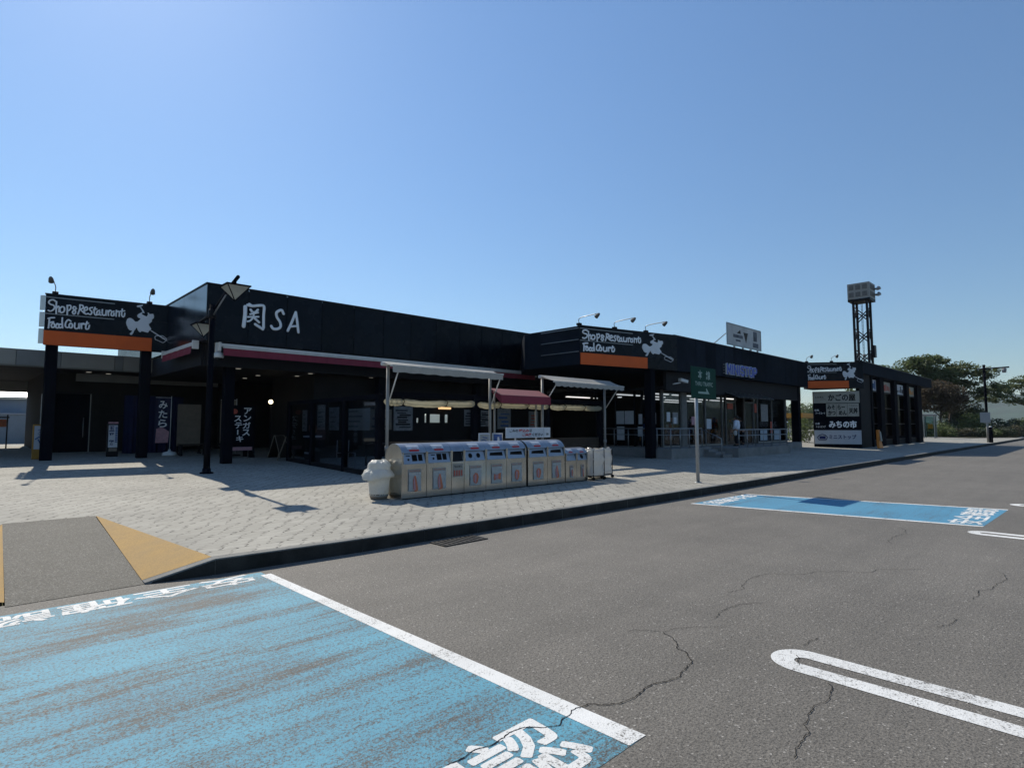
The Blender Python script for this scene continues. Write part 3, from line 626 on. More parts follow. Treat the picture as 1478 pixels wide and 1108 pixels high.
# shop front with openings through to the far side, and the passage walls
zf = ZP(20.5)
def wall_holes(mb, x0, x1, y0, y1, z0, z1, holes):
    xs = sorted({x0, x1, *[h[0] for h in holes], *[h[1] for h in holes]})
    for a, c in zip(xs, xs[1:]):
        hs = sorted([h for h in holes if h[0] <= a + 1e-6 and h[1] >= c - 1e-6], key=lambda h: h[2]); z = z0
        for h in hs:
            if h[2] > z: mb.box(a, y0, z, c, y1, h[2])
            z = h[3]
        if z < z1: mb.box(a, y0, z, c, y1, z1)
    return mb
H1 = [(14.25, 14.40, 1.80, 2.0), (14.68, 14.82, 1.8, 2.18), (14.96, 15.56, 1.8, 2.17), (15.78, 16.06, 1.8, 2.17)]
part('shop_front', wall_holes(MB(), 9.6, 22.6, 20.6, 20.7, zf, 3.62, H1), 'dark wall', b1)
H2 = [(19.5, 25.5, 1.1, 2.7)]
part('back_wall', wall_holes(MB(), 5.6, 27.0, 32.8, 33.0, 0.4, 3.7, H2), 'dark wall', b1)
part('passage_wall', MB().box(9.6, 20.7, 0.4, 9.7, 24.6, 3.62), 'dark wall', b1)
part('passage_wall', MB().box(8.72, 28.6, 0.4, 12.5, 28.75, 3.62), 'dark wall', b1)
part('end_wall', MB().box(26.9, 17.6, 0.3, 27.0, 32.8, 3.7), 'dark wall', b1)
# brush lettering on the fascia
F = frame((0, 19.19, 0), (1, 0, 0))
mb = MB()
for i, s in enumerate(SEKI):
    stroke(mb, s, F, (0.062, 0.032, 0.040, 0.045, 0.040, 0.038, 0.030, 0.030, 0.030, 0.038)[i] if i != 2 else 0.046, 0.02, 8, 0.4)
part('lettering', mb, 'lettering white', b1)
mb = MB()
for i, s in enumerate(SA): stroke(mb, s, F, 0.046 if i != 3 else 0.036, 0.02, 8, 0.4)
part('lettering', mb, 'lettering white', b1)
# posters on the shop front
def poster(parent, F, u0, v0, u1, v1, base='poster grey', ink='lettering black', seed=0, name='poster', big=None, lines=5):
    p = part(name, MB().fbox(F, u0, v0, 0.0, u1, v1, 0.012), base, parent)
    rnd = random.Random(seed); mb = MB(); h = v1 - v0; w = u1 - u0
    for k in range(lines):
        v = v0 + h * (0.12 + 0.78 * k / lines); a = u0 + w * rnd.uniform(0.08, 0.3); c = u0 + w * rnd.uniform(0.55, 0.92)
        mb.fbox(F, a, v, 0.0125, c, v + h * rnd.uniform(0.04, 0.09), 0.016)
    part('print', mb, ink, p); return p
F = frame((0, 20.6, 0), (1, 0, 0))
poster(b1, F, 11.95, 1.5, 13.0, 2.34, 'beige screen', 'dark wall', 1, lines=2)
poster(b1, F, 13.1, 1.46, 14.04, 2.48, 'poster grey', 'lettering black', 2, lines=8)
poster(b1, F, 16.9, 1.64, 17.41, 2.40, 'poster grey', 'dark wall', 3)
poster(b1, F, 17.75, 1.63, 18.55, 2.39, 'poster grey', 'lettering black', 4, lines=7)
poster(b1, F, 19.0, 1.5, 19.9, 2.5, 'poster grey', 'print blue', 5, lines=4)
poster(b1, F, 21.2, 1.4, 21.9, 2.4, 'poster grey', 'print red', 6)
part('hanging_lamp', MB().tube([(15.25, 20.35, 2.44), (15.9, 20.35, 2.44)], 0.05, 10), 'warm lamp', b1)

# round globe lamp deep in the passage
t = thing('globe_lamp', 'small round glowing globe lamp on a slim post in the dark passage', 'lamp', (8.9, 22.9, ZP(22.9)))
part('post', MB().tube([(8.9, 22.9, ZP(22.9)), (8.9, 22.9, 2.52)], 0.025), 'dark steel', t)
part('globe', MB().ball((8.9, 22.9, 2.61), 0.085, 16, 10), 'lamp glow', t)
# security camera at the corner
t = thing('dome_camera', 'white dome security camera under the corner of the dark roof fascia', 'camera', (5.8, 19.32, 4.3))
part('bracket', MB().box(5.74, 19.28, 3.98, 5.90, 19.42, 4.30), 'white plastic', t, 0.02)
part('housing', MB().lathe([(0.04, 3.98), (0.13, 3.95), (0.15, 3.86), (0.14, 3.80)], (5.81, 19.22, 0), 20), 'white plastic', t)
part('dome', MB().ball((5.81, 19.22, 3.80), 0.105, 16, 10), 'car glass', t)
# long retractable awnings along the fascia
def retractable(name, label, x0, y0, x1, y1, zt, out):
    t = thing(name, label, 'awning', (x0, y0, zt))
    u = Vector((x1 - x0, y1 - y0, 0)); L = u.length; Fm = frame((x0, y0, zt), u)
    part('cassette', MB().fbox(Fm, 0, -0.075, 0, L, 0.02, out), 'white casing', t, 0.015)
    part('front_bar', MB().fbox(Fm, 0.05, -0.125, out + 0.002, L - 0.05, -0.085, out + 0.05), 'white casing', t)
    mb = MB(); n = int(L / 0.12)
    for i in range(n):
        a, c = 0.06 + (L - 0.12) * i / n, 0.06 + (L - 0.12) * (i + 1) / n
        w = lambda q: out + 0.03 + 0.012 * math.sin(q * 9)
        mb.quad(Fm(a, -0.13, w(a)), Fm(c, -0.13, w(c)), Fm(c, -0.36, w(c) + 0.02), Fm(a, -0.36, w(a) + 0.02))
    part('valance', mb, 'burgundy fabric', t)
    part('end_bracket', MB().fbox(Fm, -0.07, -0.22, 0, -0.002, 0.05, out + 0.05), 'white casing', t, 0.01)
    part('end_bracket', MB().fbox(Fm, L + 0.002, -0.22, 0, L + 0.07, 0.05, out + 0.05), 'white casing', t, 0.01)
    return t
retractable('retractable_awning', 'long retractable awning with white casing and burgundy valance under the front fascia', 5.80, 19.14, 20.0, 19.14, 4.22, 0.14)
retractable('retractable_awning', 'short burgundy awning with white casing on the side wall left of the street lamp', 5.36, 23.4, 5.36, 19.75, 4.30, 0.14)

# ------------------------------------------------------------------ terrace enclosure of posts, glass and rolled vinyl
te = thing('terrace_enclosure', 'dark framed glass terrace with rolled yellowish vinyl blinds behind the rubbish bins', 'terrace', (8.1, 13.4, ZP(13.4)))
side = [(8.45, 20.0), (8.35, 17.95), (8.22, 15.53), (8.08, 13.42)]
for x, y in side: part('post', MB().box(x - 0.07, y - 0.07, ZP(y), x + 0.07, y + 0.07, 2.52), 'black column', te, 0.006)
for x in (11.40, 14.72, 17.75): part('post', MB().box(x - 0.08, 13.34, ZP(13.4), x + 0.08, 13.5, 2.62), 'black column', te, 0.006)
for (xa, ya), (xb, yb) in zip(side, side[1:]):
    u = Vector((xb - xa, yb - ya, 0)); L = u.length; Fm = frame((xa, ya, 0), u)
    part('glass_pane', MB().fbox(Fm, 0.07, ZP(ya) + 0.12, -0.01, L - 0.07, 2.40, 0.01), 'window glass', te)
    part('sill', MB().fbox(Fm, 0.07, ZP(ya) - 0.05, -0.05, L - 0.07, ZP(ya) + 0.12, 0.05), 'dark steel', te)
    part('head_rail', MB().fbox(Fm, 0.07, 2.40, -0.05, L - 0.07, 2.52, 0.05), 'black column', te)
for x0, x1 in ((8.16, 11.32), (11.48, 14.64), (14.80, 17.67)):
    part('head_rail', MB().box(x0, 13.36, 2.46, x1, 13.48, 2.60), 'black column', te)
rnd = random.Random(3)
for x0, x1 in ((8.2, 8.72), (8.78, 10.2), (10.25, 11.28), (11.52, 12.35), (12.42, 13.6), (13.66, 14.6), (14.84, 15.5), (15.55, 16.6), (16.66, 17.62)):
    pts = []; n = 14; rr = []; sag = rnd.uniform(0.01, 0.05); tilt = rnd.uniform(-0.03, 0.02)
    for i in range(n + 1):
        t_ = i / n; pts.append((x0 + (x1 - x0) * t_, 13.30 + 0.015 * math.sin(i * 1.7), 2.33 - sag * 4 * t_ * (1 - t_) + tilt * t_)); rr.append(0.085 + 0.018 * rnd.random() - (0.03 if i in (0, n) else 0))
    part('vinyl_blind', MB().tube(pts, rr, 12), 'vinyl roll', te)
    part('strap', MB().tube([(x1 + 0.01, 13.28, 2.47), (x1 + 0.012, 13.20, 2.33), (x1 + 0.012, 13.32, 2.22)], 0.012, 6), 'black rubber', te)
mb = MB()
for k in range(6): mb.box(8.3, 13.38, 0.34 + k * 0.15, 17.6, 13.46, 0.34 + k * 0.15 + 0.142)
part('low_wall', mb, 'dark wood', te)
# tables and chairs inside are only dark shapes behind the low wall
for i, (x, y) in enumerate(((10.2, 16.5), (12.9, 16.2), (15.6, 16.6))):
    t = thing('terrace_table', ('dark terrace table behind the left rolled blinds', 'dark terrace table behind the middle rolled blinds', 'dark terrace table behind the right rolled blinds')[i], 'table', (x, y, ZP(y)), 'terrace tables')
    z = ZP(y); part('table_top', MB().box(x - 0.6, y - 0.4, z + 0.70, x + 0.6, y + 0.4, z + 0.74), 'dark wood', t, 0.008)
    for sx in (-1, 1):
        for sy in (-1, 1): part('leg', MB().box(x + sx * 0.52 - 0.025, y + sy * 0.33 - 0.025, z, x + sx * 0.52 + 0.025, y + sy * 0.33 + 0.025, z + 0.70), 'dark steel', t)
t = thing('metal_chair', 'pale tubular metal chair inside the terrace beside the glass side wall', 'chair', (8.9, 16.7, ZP(16.7))); z = ZP(16.7)
for sx in (-0.2, 0.2):
    part('leg', MB().tube([(8.9 + sx, 16.5, z), (8.9 + sx, 16.5, z + 0.45), (8.9 + sx, 16.9, z + 0.45)], 0.014), 'railing steel', t)
    part('leg', MB().tube([(8.9 + sx, 16.95, z), (8.9 + sx, 16.92, z + 0.85)], 0.014), 'railing steel', t)
part('seat', MB().box(8.69, 16.5, z + 0.465, 9.11, 16.9, z + 0.49), 'dark wood', t, 0.01)
part('backrest', MB().box(8.69, 16.93, z + 0.62, 9.11, 16.95, z + 0.85), 'dark wood', t, 0.006)

Fs = frame((9.15, 0, 0), (0, -1, 0))
for ya, yb, za, zb, mt in ((20.5, 20.12, 1.47, 2.24, 'poster grey'), (19.28, 18.71, 1.53, 2.39, 'canopy panel warm'), (18.39, 17.71, 1.52, 2.29, 'poster grey'), (17.13, 15.71, 1.53, 2.22, 'canopy panel warm')):
    p = part('hanging_board', MB().fbox(Fs, -ya, za, 0, -yb, zb, 0.015), mt, te)
    mb = MB()
    for k in range(4): mb.fbox(Fs, -ya + 0.06, za + 0.1 + k * 0.16, 0.016, -ya + 0.06 + (ya - yb) * (0.45 + 0.1 * (k % 3)), za + 0.14 + k * 0.16, 0.019)
    part('print', mb, 'louvre grey', p)
z = ZP(19); t = thing('display_stand', 'dark display stand with round brown picture behind the side glass', 'display', (8.85, 19.0, z))
part('cabinet', MB().box(8.66, 18.8, z, 9.04, 19.2, z + 0.85), 'dark steel', t, 0.01)
part('tray', MB().box(8.62, 18.76, z + 0.86, 9.08, 19.24, z + 0.92), 'pale panel', t)
part('picture', MB().ball((8.85, 19.0, z + 1.16), 0.22, 18, 12, (0.5, 1, 1)), 'dark wood brown', t)
part('label', MB().box(8.63, 18.85, z + 0.30, 8.655, 19.15, z + 0.36), 'white paper', t)
# free-standing white awnings on poles in front of the terrace
def pole_awning(label, x0, x1, xp, zr, yf, zf_, drop, scallop):
    t = thing('pole_awning', label, 'awning', (xp[0], 13.2, ZP(13.2)), 'white awnings on poles')
    y0 = 13.2
    for xx in xp:
        pl = part('pole', MB().tube([(xx, y0, ZP(y0)), (xx, y0, zr)], 0.045, 10), 'pole grey', t)
        part('clamp', MB().tube([(xx, y0, 1.02), (xx, y0, 1.14)], 0.062, 10), 'pole grey', pl)
        part('arm', MB().tube([(xx + 0.02, y0 - 0.05, zr - 0.95), (xx + 0.10, yf + 0.05, zf_ - 0.02)], 0.018, 8), 'white casing', t)
    part('cassette', MB().tube([(x0, y0, zr + 0.03), (x1, y0, zr + 0.03)], 0.055, 12), 'white casing', t)
    part('front_bar', MB().tube([(x0, yf, zf_), (x1, yf, zf_)], 0.028, 10), 'white casing', t)
    mb = MB(); n = 40
    def sag(i, tt): return 0.018 * math.sin(i / n * math.pi * 3) * math.sin(tt * math.pi) - 0.03 * math.sin(tt * math.pi)
    for i in range(n):
        xa, xb = x0 + 0.04 + (x1 - x0 - 0.08) * i / n, x0 + 0.04 + (x1 - x0 - 0.08) * (i + 1) / n
        for k in range(5):
            t0, t1 = k / 5, (k + 1) / 5
            P = lambda xx, ii, tt: (xx, y0 - 0.05 + (yf - y0 + 0.03) * tt, zr + 0.07 + (zf_ + 0.028 - zr - 0.07) * tt + sag(ii, tt))
            mb.add([P(xa, i, t0), P(xb, i + 1, t0), P(xb, i + 1, t1), P(xa, i, t1)], [(0, 1, 2, 3)], True)
    part('canopy', mb, 'awning canvas', t)
    mb = MB(); n = 72
    for i in range(n):
        xa, xb = x0 + 0.04 + (x1 - x0 - 0.08) * i / n, x0 + 0.04 + (x1 - x0 - 0.08) * (i + 1) / n
        e = lambda q: zf_ - drop - (0.035 * abs(math.sin(q / n * math.pi * 12)) if scallop else 0.008 * math.sin(q * 0.7))
        w = lambda q: yf - 0.032 + 0.008 * math.sin(q * 0.9)
        mb.add([(xa, w(i), zf_ + 0.01), (xb, w(i + 1), zf_ + 0.01), (xb, w(i + 1) - 0.01, e(i + 1)), (xa, w(i) - 0.01, e(i))], [(0, 1, 2, 3)], True)
    part('valance', mb, 'awning canvas', t)
pole_awning('wide white pole awning with straight valance over the left half of the terrace', 8.0, 12.0, (8.2, 11.86), 3.29, 12.75, 3.24, 0.17, False)
pole_awning('white pole awning with scalloped valance over the right end of the terrace', 14.1, 18.1, (14.25, 17.75), 3.30, 12.55, 3.13, 0.12, True)
t = thing('entrance_awning', 'small sloping red awning with sunlit toned top between the two white pole awnings', 'awning', (13.0, 13.2, 2.3))
part('canopy', MB().prism([(11.93, 13.3, 2.83), (14.18, 13.3, 2.83), (14.12, 12.72, 2.60), (11.87, 12.72, 2.60)], (0, 0.006, 0.02)), 'red canvas sunlit', t)
part('valance', MB().prism([(11.87, 12.715, 2.60), (14.12, 12.715, 2.60), (14.12, 12.70, 2.36), (11.87, 12.70, 2.36)], (0, -0.008, 0)), 'burgundy fabric', t)
part('side_flap', MB().prism([(11.93, 13.3, 2.81), (11.87, 12.72, 2.59), (11.87, 12.72, 2.37)], (0.006, 0, 0)), 'burgundy fabric', t)
part('side_flap', MB().prism([(14.18, 13.3, 2.81), (14.12, 12.72, 2.59), (14.12, 12.72, 2.37)], (-0.006, 0, 0)), 'burgundy fabric', t)
for xx in (12.1, 13.98): part('post', MB().tube([(xx, 13.25, ZP(13.2)), (xx, 13.25, 2.80)], 0.03, 8), 'pole grey', t)

# ------------------------------------------------------------------ low wing with the pale concrete canopy on the left
b2 = thing('low_wing', 'low wing with pale concrete canopy edge and dark shop entrances left of the main hall', 'building', (2.4, 26.3, ZP(26.3)))
mb = MB(); xs = [-14, -11.5, -9, -6.5, -4, -1.6, 0.2, 1.38, 2.62, 4.25, 4.52, 5.95, 6.9, 8.6]
part('canopy_edge', MB().box(-14, 26.36, 3.76, 8.6, 26.6, 4.36), 'canopy concrete', b2)
for i, (a, c) in enumerate(zip(xs, xs[1:])):
    part('edge_panel', MB().box(a + 0.01, 26.30, 3.80, c - 0.01, 26.355, 4.36), 'canopy panel warm' if i in (6, 8, 10, 11) else 'canopy concrete', b2)
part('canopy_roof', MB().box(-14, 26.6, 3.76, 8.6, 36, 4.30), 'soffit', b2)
part('canopy_beam', MB().box(3.35, 28.4, 3.45, 8.6, 28.6, 3.755), 'canopy concrete', b2)
part('canopy_beam', MB().box(-14, 35.6, 3.25, 2.4, 35.8, 3.755), 'canopy concrete', b2)
zf = ZP(27.5) - 0.03
wl = part('wall', wall_holes(MB(), 2.45, 8.7, 28.7, 28.85, zf, 3.76, [(2.75, 3.9, zf, 2.95)]), 'dark wall', b2)
part('side_wall', MB().box(2.35, 28.7, zf, 2.45, 35.6, 3.76), 'dark wall', b2)
d = part('entrance_door', MB().box(2.70, 28.86, zf, 3.95, 28.90, 3.0), 'black column', b2)
part('door_frame', MB().box(2.70, 28.66, zf, 2.76, 28.70, 3.0).box(2.76, 28.66, 2.95, 3.86, 28.70, 3.0), 'dark steel', d)
part('door_jamb', MB().box(3.87, 28.66, zf, 3.90, 28.70, 2.95), 'pole grey', d)
part('handle', MB().tube([(3.7, 28.84, 1.2), (3.7, 28.84, 2.0)], 0.015), 'railing steel', d)
part('corner_trim', MB().box(2.32, 28.64, zf, 2.40, 28.69, 2.9), 'trim grey', b2)
for x, y in ((3.6, 27.4), (4.3, 27.8), (6.6, 27.6)):
    part('downlight', MB().lathe([(0.09, 3.755), (0.085, 3.742), (0.065, 3.747)], (x, y, 0), 16), 'dim downlight', b2)

# hanging cloth, panels, banners and boards in front of it
mb = MB(); n = 60
for i in range(n):
    P = lambda q, z, k: (4.72 + 2.1 * q / n, 26.9 + 0.03 * math.sin(q * 0.55) * k + 0.02 * math.sin(q * 1.3) * k, z)
    for k in range(3):
        z0, z1 = 2.86 - 0.78 * k, 2.86 - 0.78 * (k + 1)
        mb.add([P(i, z0, 0.4 + k * 0.3), P(i + 1, z0, 0.4 + k * 0.3), P(i + 1, z1, 0.7 + k * 0.3), P(i, z1, 0.7 + k * 0.3)], [(0, 1, 2, 3)], True)
cl = solo('hanging_curtain', mb, 'navy cloth', 'wide navy cloth curtain hanging behind the right sign post of the left entrance', 'curtain')
part('rod', MB().tube([(4.6, 26.9, 2.88), (6.9, 26.9, 2.88)], 0.02), 'dark steel', cl)
def banner(name, label, x, y, w, h, material, ink, word, base=True, lean=0.0, group=None):
    z = ZP(y)
    t = thing(name, label, 'banner', (x, y, z), group)
    part('pole', MB().tube([(x + w / 2 + 0.03, y, z + 0.1), (x + w / 2 + 0.03, y, z + h + 0.12)], 0.012), 'white plastic', t)
    part('crossbar', MB().tube([(x - w / 2, y, z + h + 0.06), (x + w / 2 + 0.03, y, z + h + 0.06)], 0.008), 'white plastic', t)
    mb = MB(); n = 12
    for i in range(n):
        for k in range(6):
            P = lambda a, c: (x - w / 2 + w * a / n, y + 0.025 * math.sin(a * 0.9 + c * 0.6), z + h + 0.05 - (h - 0.45) * c / 6)
            mb.add([P(i, k), P(i + 1, k), P(i + 1, k + 1), P(i, k + 1)], [(0, 1, 2, 3)], True)
    c = part('cloth', mb, material, t)
    mb = MB(); Fm = frame((x, y - 0.04, z), (1, 0, 0)); m_ = len(word); v = z * 0 + h - 0.05
    ch = min((h - 0.75) / m_, w * 0.8)
    for i, q in enumerate(word): text(mb, q, Fm, -ch * 0.42, v - (i + 1) * ch + 0.03, ch * 0.42, v - i * ch - 0.02, 0, 0.02)
    part('lettering', mb, ink, c)
    if base:
        part('base', MB().lathe([(0.24, 0.0), (0.25, 0.05), (0.22, 0.12), (0.05, 0.17), (0.03, 0.25)], (x + w / 2 + 0.03, y, z), 24), 'white plastic', t)
    return t
b_ = banner('nobori_banner', 'dark upright banner with pale brush writing on a white round base by the navy curtain', 5.62, 24.9, 0.50, 2.15, 'banner dark', 'lettering white', 'みたらし')
part('picture', MB().prism([(5.40, 24.86, 1.02), (5.82, 24.86, 1.02), (5.85, 24.86, 1.45), (5.6, 24.86, 1.62), (5.42, 24.86, 1.55)], (0, -0.004, 0)), 'print pink', b_)
t = banner('nobori_banner', 'pale and orange upright banner behind the lamp post with black brush writing', 7.55, 23.6, 0.55, 2.1, 'beige screen', 'lettering black', 'ラーメン', False)
part('picture', MB().prism([(7.30, 23.55, 2.0), (7.45, 23.55, 2.2), (7.6, 23.55, 1.3), (7.42, 23.55, 0.95)], (0, -0.004, 0)), 'print red', t)
part('foot', MB().box(7.35, 23.4, ZP(23.6), 8.0, 23.8, ZP(23.6) + 0.05), 'dark steel', t)
t = thing('folding_screen', 'plain beige wooden screen on dark feet between curtain and lamp post', 'screen', (6.75, 25.6, ZP(25.6))); z = ZP(25.6)
part('panel', MB().box(6.30, 25.58, z + 0.32, 7.15, 25.62, z + 1.98), 'beige screen', t, 0.005)
for xx in (6.33, 7.12): part('leg', MB().box(xx - 0.03, 25.35, z, xx + 0.03, 25.8, z + 0.05).box(xx - 0.03, 25.57, z + 0.05, xx + 0.03, 25.63, z + 0.32), 'dark steel', t)
# dark bench
for lab, x, y in (('dark low bench in front of the plain beige screen', 6.6, 24.5), ('dark low bench beside the lamp post under the hall roof', 7.6, 23.0)):
    z = ZP(y); t = thing('bench', lab, 'bench', (x, y, z), 'dark benches by the entrance')
    part('seat', MB().box(x - 0.5, y - 0.18, z + 0.40, x + 0.5, y + 0.18, z + 0.45), 'dark wood', t, 0.006)
    for s in (-1, 1): part('leg', MB().box(x + s * 0.42 - 0.03, y - 0.16, z, x + s * 0.42 + 0.03, y + 0.16, z + 0.40), 'dark steel', t)
# standing signs
def floor_sign(label, x, y, w, z0, h, body, face, name='standing_sign'):
    z = ZP(y); t = thing(name, label, 'sign', (x, y, z))
    part('body', MB().prism([(x - w / 2, y, z), (x + w / 2, y, z), (x + w / 2, y + 0.05, z + h), (x - w / 2, y + 0.05, z + h)], (0, 0.12, 0)), body, t, 0.015)
    part('face', MB().prism([(x - w / 2 + 0.04, y - 0.004 + 0.05 * z0 / h, z + z0), (x + w / 2 - 0.04, y - 0.004 + 0.05 * z0 / h, z + z0), (x + w / 2 - 0.04, y + 0.042, z + h - 0.05), (x - w / 2 + 0.04, y + 0.042, z + h - 0.05)], (0, -0.006, 0)), face, t)
    return t, z
t, z = floor_sign('amber framed standing notice board with a pale blue picture at the left sign post', 2.14, 25.2, 0.54, 0.34, 1.18, 'amber plastic', 'pale panel')
F = frame((2.14, 25.2, z), (1, 0, 0))
mb = MB()
for k in range(4): mb.fbox(F, -0.14 + 0.03 * (k % 2), 0.98 - k * 0.06, -0.028 + 0.0, 0.12, 1.0 - k * 0.06, 0.0)
part('print', mb, 'print blue', t)
mb = MB()
for st in ([(-0.2, 0.68), (-0.08, 0.76), (0.06, 0.76), (0.19, 0.68)], [(-0.12, 0.66), (-0.05, 0.52), (0.04, 0.44)], [(0.0, 0.48), (0.10, 0.44)]): stroke(mb, st, F, 0.018, 0.012, 6, 0.3)
part('picture', mb, 'print blue', t)
t, z = floor_sign('narrow white standing board with big dark blue vertical characters beside the navy curtain', 4.15, 25.3, 0.36, 0.34, 1.20, 'dark steel', 'white paper')
F = frame((4.15, 25.3, z), (1, 0, 0)); mb = MB()
for i, q in enumerate('五平餅'): text(mb, q, F, -0.13, 0.92 - i * 0.25, 0.03, 1.12 - i * 0.25, 0.012, 0.035)
part('lettering', mb, 'lettering navy', t)
mb = MB()
for i in range(9): mb.fbox(F, 0.06, 1.04 - i * 0.065, 0.010, 0.125, 1.085 - i * 0.065, 0.013)
part('small_print', mb, 'print blue', t)
part('header', MB().fbox(F, -0.15, 1.205, -0.06, 0.15, 1.27, -0.04), 'print pink', t)
part('food_picture', MB().fbox(F, -0.12, 0.20, 0.006, 0.13, 0.32, 0.010), 'beige screen', t)
# menu board with large vertical katakana and slanted frame
t = thing('menu_board', 'tall black menu board with white vertical katakana behind the main column', 'sign', (7.6, 22.4, ZP(22.4))); z = ZP(22.4)
part('panel', MB().box(7.1, 22.4, z + 0.25, 8.15, 22.46, z + 1.95), 'black column', t, 0.006)
F = frame((7.6, 22.39, z), (1, 0, 0)); mb = MB()
for i, q in enumerate('アンガス'): text(mb, q, F, 0.12 - i * 0.015, 1.62 - i * 0.27, 0.40 - i * 0.015, 1.86 - i * 0.27, 0.004, 0.02)
for i, q in enumerate('ステーキ'):
    if q == 'ー': text(mb, 'l', F, -0.10, 1.36 - i * 0.25, -0.06, 1.54 - i * 0.25, 0.004, 0.02)
    else: text(mb, q, F, -0.22 + i * 0.03, 1.34 - i * 0.25, 0.04 + i * 0.03, 1.56 - i * 0.25, 0.004, 0.02)
part('lettering', mb, 'lettering white', t)
part('food_picture', MB().lathe([(0.13, 0.0), (0.11, 0.01)], (0, 0, 0), 18), 'print red', t) if False else None
mb = MB(); c_ = F(-0.22, 1.72, 0.006); mb.prism([c_ + Vector((0.12 * math.cos(a), 0, 0.10 * math.sin(a))) for a in [2 * math.pi * k / 16 for k in range(16)]], (0, -0.004, 0)); part('food_picture', mb, 'print red', t)
part('foot', MB().box(7.15, 22.25, z, 7.25, 22.6, z + 0.25), 'dark steel', t); part('foot', MB().box(8.0, 22.25, z, 8.1, 22.6, z + 0.25), 'dark steel', t)
part('lower_panel', MB().box(7.2, 22.38, z + 0.27, 8.05, 22.396, z + 0.40), 'print pink', t)
# two small A boards
for lab, x, y, face, ang in (('dark faced folding board standing open in the passage', 8.75, 21.6, 'dark wood', 0.5), ('pale folding board leaning open beside the glass side wall', 8.55, 20.45, 'poster grey', 1.2)):
    z = ZP(y); t = thing('folding_board', lab, 'folding board', (x, y, z), 'folding boards in the passage')
    u = Vector((math.cos(ang), math.sin(ang), 0)); w = Vector((-u.y, u.x, 0)); P = lambda a, c, h: Vector((x, y, z)) + u * a + w * c + Vector((0, 0, h))
    for s in (-1, 1):
        part('panel', MB().prism([P(-0.25, 0.28 * s, 0.02), P(0.25, 0.28 * s, 0.02), P(0.25, 0.02 * s, 0.82), P(-0.25, 0.02 * s, 0.82)], (0.012, 0, 0.0)), face, t)
        part('frame', MB().tube([P(-0.26, 0.29 * s, 0), P(-0.26, 0.015 * s, 0.84), P(0.26, 0.015 * s, 0.84), P(0.26, 0.29 * s, 0)], 0.014), 'beige screen', t)

# ------------------------------------------------------------------ the three roof signs with hand-drawn lettering
def roof_sign(label, a, b_, z0, z1, depth_pts, scale_u, zmap, orange, louvre_end, lip, grp='shop and restaurant signs'):
    """a,b_: ends of the face; depth_pts: footprint behind; lettering given on the left sign and re-mapped by (scale_u, zmap)"""
    t = thing('roof_sign', label, 'sign', (a[0], a[1], z0), grp)
    F = frame((a[0], a[1], 0), (b_[0] - a[0], b_[1] - a[1], 0)); L = math.hypot(b_[0] - a[0], b_[1] - a[1])
    o0, o1, oz0, oz1 = orange
    mb = MB(); n = 3; hs = [oz1 + (z1 - oz1) * k / n for k in range(n + 1)]
    pts = [(a[0], a[1])] + depth_pts + [(b_[0], b_[1])]
    mb.prism([(x, y, z0) for x, y in reversed(pts)], (0, 0, z1 - z0))
    part('casing', mb, 'navy matte', t)
    mb = MB()
    nv = max(3, int(L / 1.3))
    for k in range(2):
        for i in range(nv):
            u0, u1 = L * i / nv, L * (i + 1) / nv
            mb.fbox(F, u0 + 0.004, oz1 + (z1 - oz1) * k / 2 + 0.006, 0.002, u1 - 0.004, oz1 + (z1 - oz1) * (k + 1) / 2 - 0.006, 0.028)
    u0 = o1 + 0.02
    mb.fbox(F, u0, z0, 0.002, L, oz1 - 0.004, 0.028)
    part('face_panel', mb, 'navy panel', t)
    part('orange_band', MB().fbox(F, o0, oz0, 0.002, o1, oz1 - 0.012, 0.06), 'orange panel', t, 0.004)
    for k in range(3):
        zz = oz1 + (z1 - 0.10 - oz1) * k / 2
        part('trim_strip', MB().fbox(F, 0.0, zz - 0.012, 0.028, min(L, 1.9 * scale_u), zz + 0.012, 0.05), 'trim grey' if k else 'dark steel', t)
    part('top_cap', MB().fbox(F, -0.02, z1, -0.10, L, z1 + 0.03, 0.05), 'dark steel', t)
    for name_, st, r in (('lettering', SHOP, 0.0235), ('lettering', FOOD, 0.0245)):
        mb = MB()
        for s in st: stroke(mb, [(p[0] * scale_u, zmap(p[1])) for p in s], F, r * scale_u, 0.045, 6, 0.4)
        part(name_, mb, 'lettering white', t)
    mb = MB(); q = lambda p: F(p[0] * scale_u, zmap(p[1]), 0.03)
    n_ = F(0, 0, 1) - F(0, 0, 0)
    for k, ee in (('body', 0.030), ('head', 0.034), ('handle', 0.026), ('tongs', 0.036)): mb.prism([q(p) for p in EMB[k]], n_ * ee)
    mb.tube([F(p[0] * scale_u, zmap(p[1]), 0.04) for p in EMB['basket']], 0.012, 6)
    part('emblem', mb, 'sign white', t)
    return t, F, L
def spot(label, P, H, grp):
    P = Vector(P); H = Vector(H)
    t = thing('sign_lamp', label, 'lamp', P, grp)
    part('base', MB().box(P.x - 0.08, P.y - 0.08, P.z, P.x + 0.08, P.y + 0.08, P.z + 0.09), 'dark steel', t, 0.01)
    mid = P + Vector((0, 0, 0.26))
    part('arm', MB().tube(smooth_line([P + Vector((0, 0, 0.08)), mid, mid + (H - mid) * 0.35 + Vector((0, 0, 0.05)), H + Vector((0, 0, 0.06))], 4), 0.016, 6), 'trim grey', t)
    d = (P - H); d.z = -0.6; d.normalize()
    part('head', MB().tube([H - d * 0.09, H - d * 0.03, H + d * 0.12], [0.035, 0.062, 0.082], 12), 'louvre grey', t)
    part('lens', MB().tube([H + d * 0.121, H + d * 0.126], 0.072, 12), 'white plastic', t)
